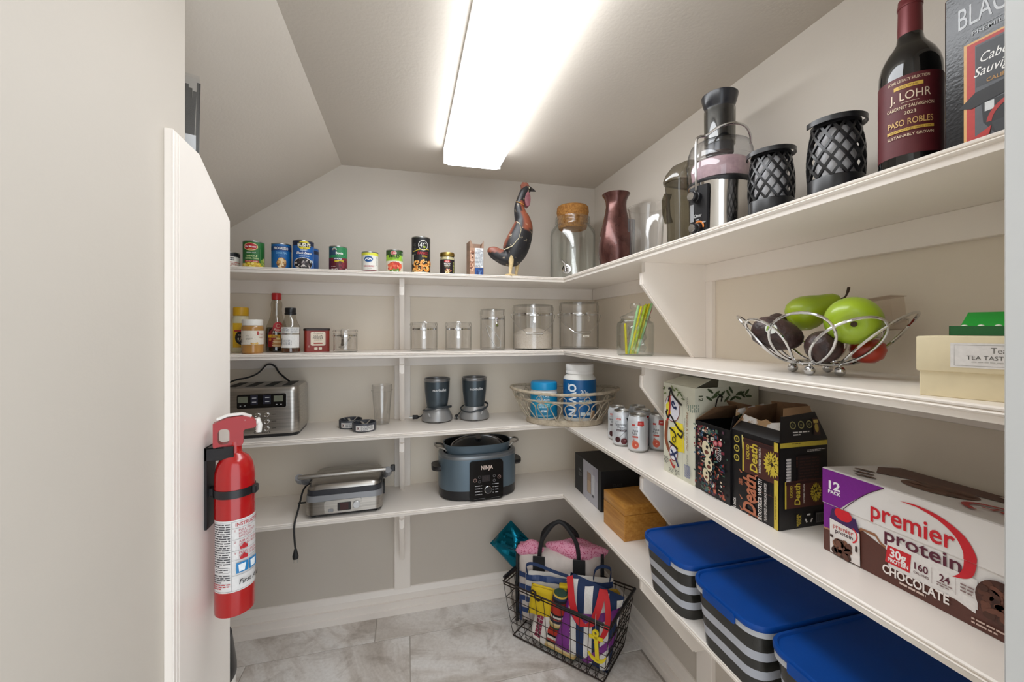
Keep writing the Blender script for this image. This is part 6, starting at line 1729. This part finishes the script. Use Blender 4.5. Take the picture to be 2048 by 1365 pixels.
B().tube([(0, 0, .044), (.001, .002, .06), (0, .004, .08), (0, .012, .1)], .0012, 6).obj('chain', STEEL, t)
t = thing('sandal', 'yellow and white sandal wedged at the right end of the basket', 'sandal', (.815, 1.475, .2), rot=(radians(18), radians(-14), radians(-40)))
B().loft([[(x * k, y, z) for x, y in ((-.024, -.006), (.024, -.006), (.026, .004), (-.026, .004))] for k, z in ((.6, -.05), (.95, -.035), (.8, .0), (1.0, .035), (.7, .055))]).obj('sole', mat('sandal_yellow', '#c29a2a', .6), t, 50)
B().ball((0, -.008, .025), (.02, .008, .026), 14, 8).obj('upper', mat('sandal_white', '#d3ccc0', .7), t)

# ================================================================== ON THE LEFT
# ---- fire extinguisher
EX = (-.337, .936); REDP = mat('extinguisher_red', '#a90f10', .22, coat=.4)
t = thing('fire_extinguisher', 'red fire extinguisher strapped to the end panel', 'fire extinguisher', (*EX, .727), face(*EX))
B().lathe([(0, .004), (.02, .004), (.031, 0), (.0342, .0015), (.0347, .006), (.0347, .268), (.0338, .28), (.0305, .294), (.024, .306), (.0145, .313), (.0115, .318), (.0115, .338), (0, .338)], 48).obj('cylinder', REDP, t, 50)
HR = mat('head_red', '#9c1519', .35)
hd = [(-.0355, .334), (-.0345, .33), (-.014, .328), (.012, .329), (.0145, .334), (.0145, .357), (.018, .3615), (.034, .3625), (.037, .366), (.036, .376), (.026, .384), (.014, .388), (-.012, .387), (-.0355, .377)]
hole = rrect(-.0275, -.0085, .335, .3655, .0075, 4)
bm = bmesh.new()
def loop_edges(pts):
    vs = [bm.verts.new((x, -.011, z)) for x, z in pts]
    return [bm.edges.new((vs[i], vs[(i + 1) % len(vs)])) for i in range(len(vs))]
ed = loop_edges(hd) + loop_edges(hole)
bmesh.ops.triangle_fill(bm, edges=ed, use_beauty=True)
ex = bmesh.ops.extrude_face_region(bm, geom=bm.faces[:])
bmesh.ops.translate(bm, verts=[v for v in ex['geom'] if isinstance(v, bmesh.types.BMVert)], vec=(0, .022, 0))
hdo = B().bm(bm).obj('head', HR, t, 25); hdo.rotation_euler = (0, 0, radians(-4))
B().tube([(-.03, 0, .3845), (-.012, 0, .391), (.012, 0, .3915), (.028, 0, .3845)], .004, 8, flat=(.012, .004)).obj('trigger', mat('white_trigger', '#e2e0da', .4), t)
B().tube([(.036, 0, .372), (.041, 0, .371)], .0075, 12).tube([(.038, 0, .379), (.0415, 0, .364), (.041, 0, .35)], [.005, .006, .005], 10).obj('nozzle_tip', mat('white_trigger'), t)
o = B().lathe([(0, 0), (.0032, 0), (.0032, .001), (0, .001)], 14).obj('pin', mat('white_trigger'), t); o.location = (.0195, -.0112, .3795); o.rotation_euler = (pi / 2, 0, 0)
# bracket: built in world directions, so undo the turn of the thing
ga = -t.rotation_euler.z
br = B().box(-.0465, -.0415, -.019, .019, .17, .331, .001).box(-.0465, .004, -.019, -.016, .305, .331, .0008).box(-.0465, -.012, -.019, .02, .328, .331, .0006).obj('wall_bracket', BLACKP, t, 0)
br.rotation_euler = (0, 0, ga)
B().lathe([(.035, .2325), (.0362, .2325), (.0362, .248), (.035, .248)], 40).box(.033, .042, -.012, .004, .232, .2485, .002).box(-.043, -.0345, -.01, .01, .2325, .248, .001).obj('strap', BLACKP, br, 30)
w = B().lathe([(.0349, .05), (.0349, .19)], 40, a0=-pi / 2 - 1.28, a1=-pi / 2 + 1.9).obj('label', ink('#dcdad8'), t)
RT = '#b5343c'
d = D().stroke([(-.0425, .0525), (-.0425, .187), (.06, .187), (.06, .0525), (-.0425, .0525)], .0008, '#8d8d90').stroke([(-.005, .0525), (-.005, .187)], .0006, '#55555a')
d.lines(-.041, .184, .033, 19, .0045, '#4a4a4e', rng).rect(-.024, .0945, .03, .009, '#dcdad8').stroke([(-.039, .09), (-.009, .09), (-.009, .099), (-.039, .099), (-.039, .09)], .0005, '#4a4a4e').lines(-.037, .0965, .026, 2, .0035, '#33333a', rng).lines(-.041, .085, .033, 4, .0042, '#4a4a4e', rng).lines(-.041, .068, .033, 3, .004, RT, rng)
d.text('INSTRUCTIONS', .03, .181, .0068, RT, .058, .015).stroke([(-.005, .174), (.06, .174)], .0005, '#77777a').stroke([(-.005, .152), (.06, .152)], .0005, '#77777a').stroke([(-.005, .13), (.06, .13)], .0005, '#77777a').stroke([(-.005, .112), (.06, .112)], .0005, '#77777a').stroke([(-.005, .082), (.06, .082)], .0005, '#77777a')
for k, (a, b_, c_) in enumerate((('PULL PIN', 'HOLD UNIT', 'UPRIGHT'), ('AIM AT BASE', 'STAND BACK', ''), ('PRESS LEVER', 'SIDE TO SIDE', ''))):
    z = .1695 - k * .022
    d.text(str(k + 1), .0, z, .004, '#b56a70')
    for j, q in enumerate((a, b_, c_)):
        if q: d.text(q, .006, z - j * .006, .0042, '#b56a70', al='l')
for z in (.137, .117): d.poly([(.008, z - .005), (.02, z - .005), (.021, z), (.017, z + .003), (.014, z + .007), (.011, z + .002), (.007, z)], '#b5222c')
for x in (.011, .031): d.rect(x, .0965, .0185, .02, '#1f7ab4').poly([(x - .005, .089), (x + .004, .089), (x + .006, .103), (x - .006, .103)], '#e6edf0')
d.text('First Alert', .03, .069, .0095, '#1c1c20', .048, .01, .25)
d.make('print', w, cyl(.0349), .006)

# ---- bag of cable ties on the nook shelf
t = thing('cable_tie_bag', 'clear bag of black cable ties standing behind the end panel', 'bag', (-.4405, .932, S1), 24)
rg = random.Random(4)
for k in range(20):
    x = -.034 + .068 * k / 19; y = rg.uniform(-.003, .003); tp = rg.uniform(.23, .272)
    B().strap([(x, y, .008), (x + rg.uniform(-.004, .004), y, .12), (x * rg.uniform(.85, 1.15), y, tp)], .0062, .0016, (1, 0, 0)).obj('cable_tie', BLACKP, t, 0)
B().box(-.04, .04, -.0062, -.006, 0, .28).box(-.04, .04, .006, .0062, 0, .28).obj('film', clear('bag_film', '#f8f9fa', '#e6e9ea', .5, .08, .1), t, 0)
B().box(-.034, .034, -.0068, -.0063, .05, .16, mi=0).obj('insert_card', mat('white_card', '#d9dbdd', .5), t, 0)

# ---- bin on the floor of the nook
t = thing('floor_bin', 'white bin with a black collar, almost hidden behind the end panel', 'bin', (-.4735, 1.115, 0), 0)
B().lathe([(0, 0), (.058, 0), (.06, .004), (.07, .455), (.069, .457)], 36).obj('white_body', mat('white_plastic'), t)
B().lathe([(.0705, .452), (.072, .458), (.0715, .475), (.062, .55), (.06, .552), (0, .552)], 36).obj('black_collar', BLACKP, t)
B().lathe([(.05, .5525), (.05, .57), (.045, .576), (0, .578)], 30).obj('lid', mat('white_plastic'), t)
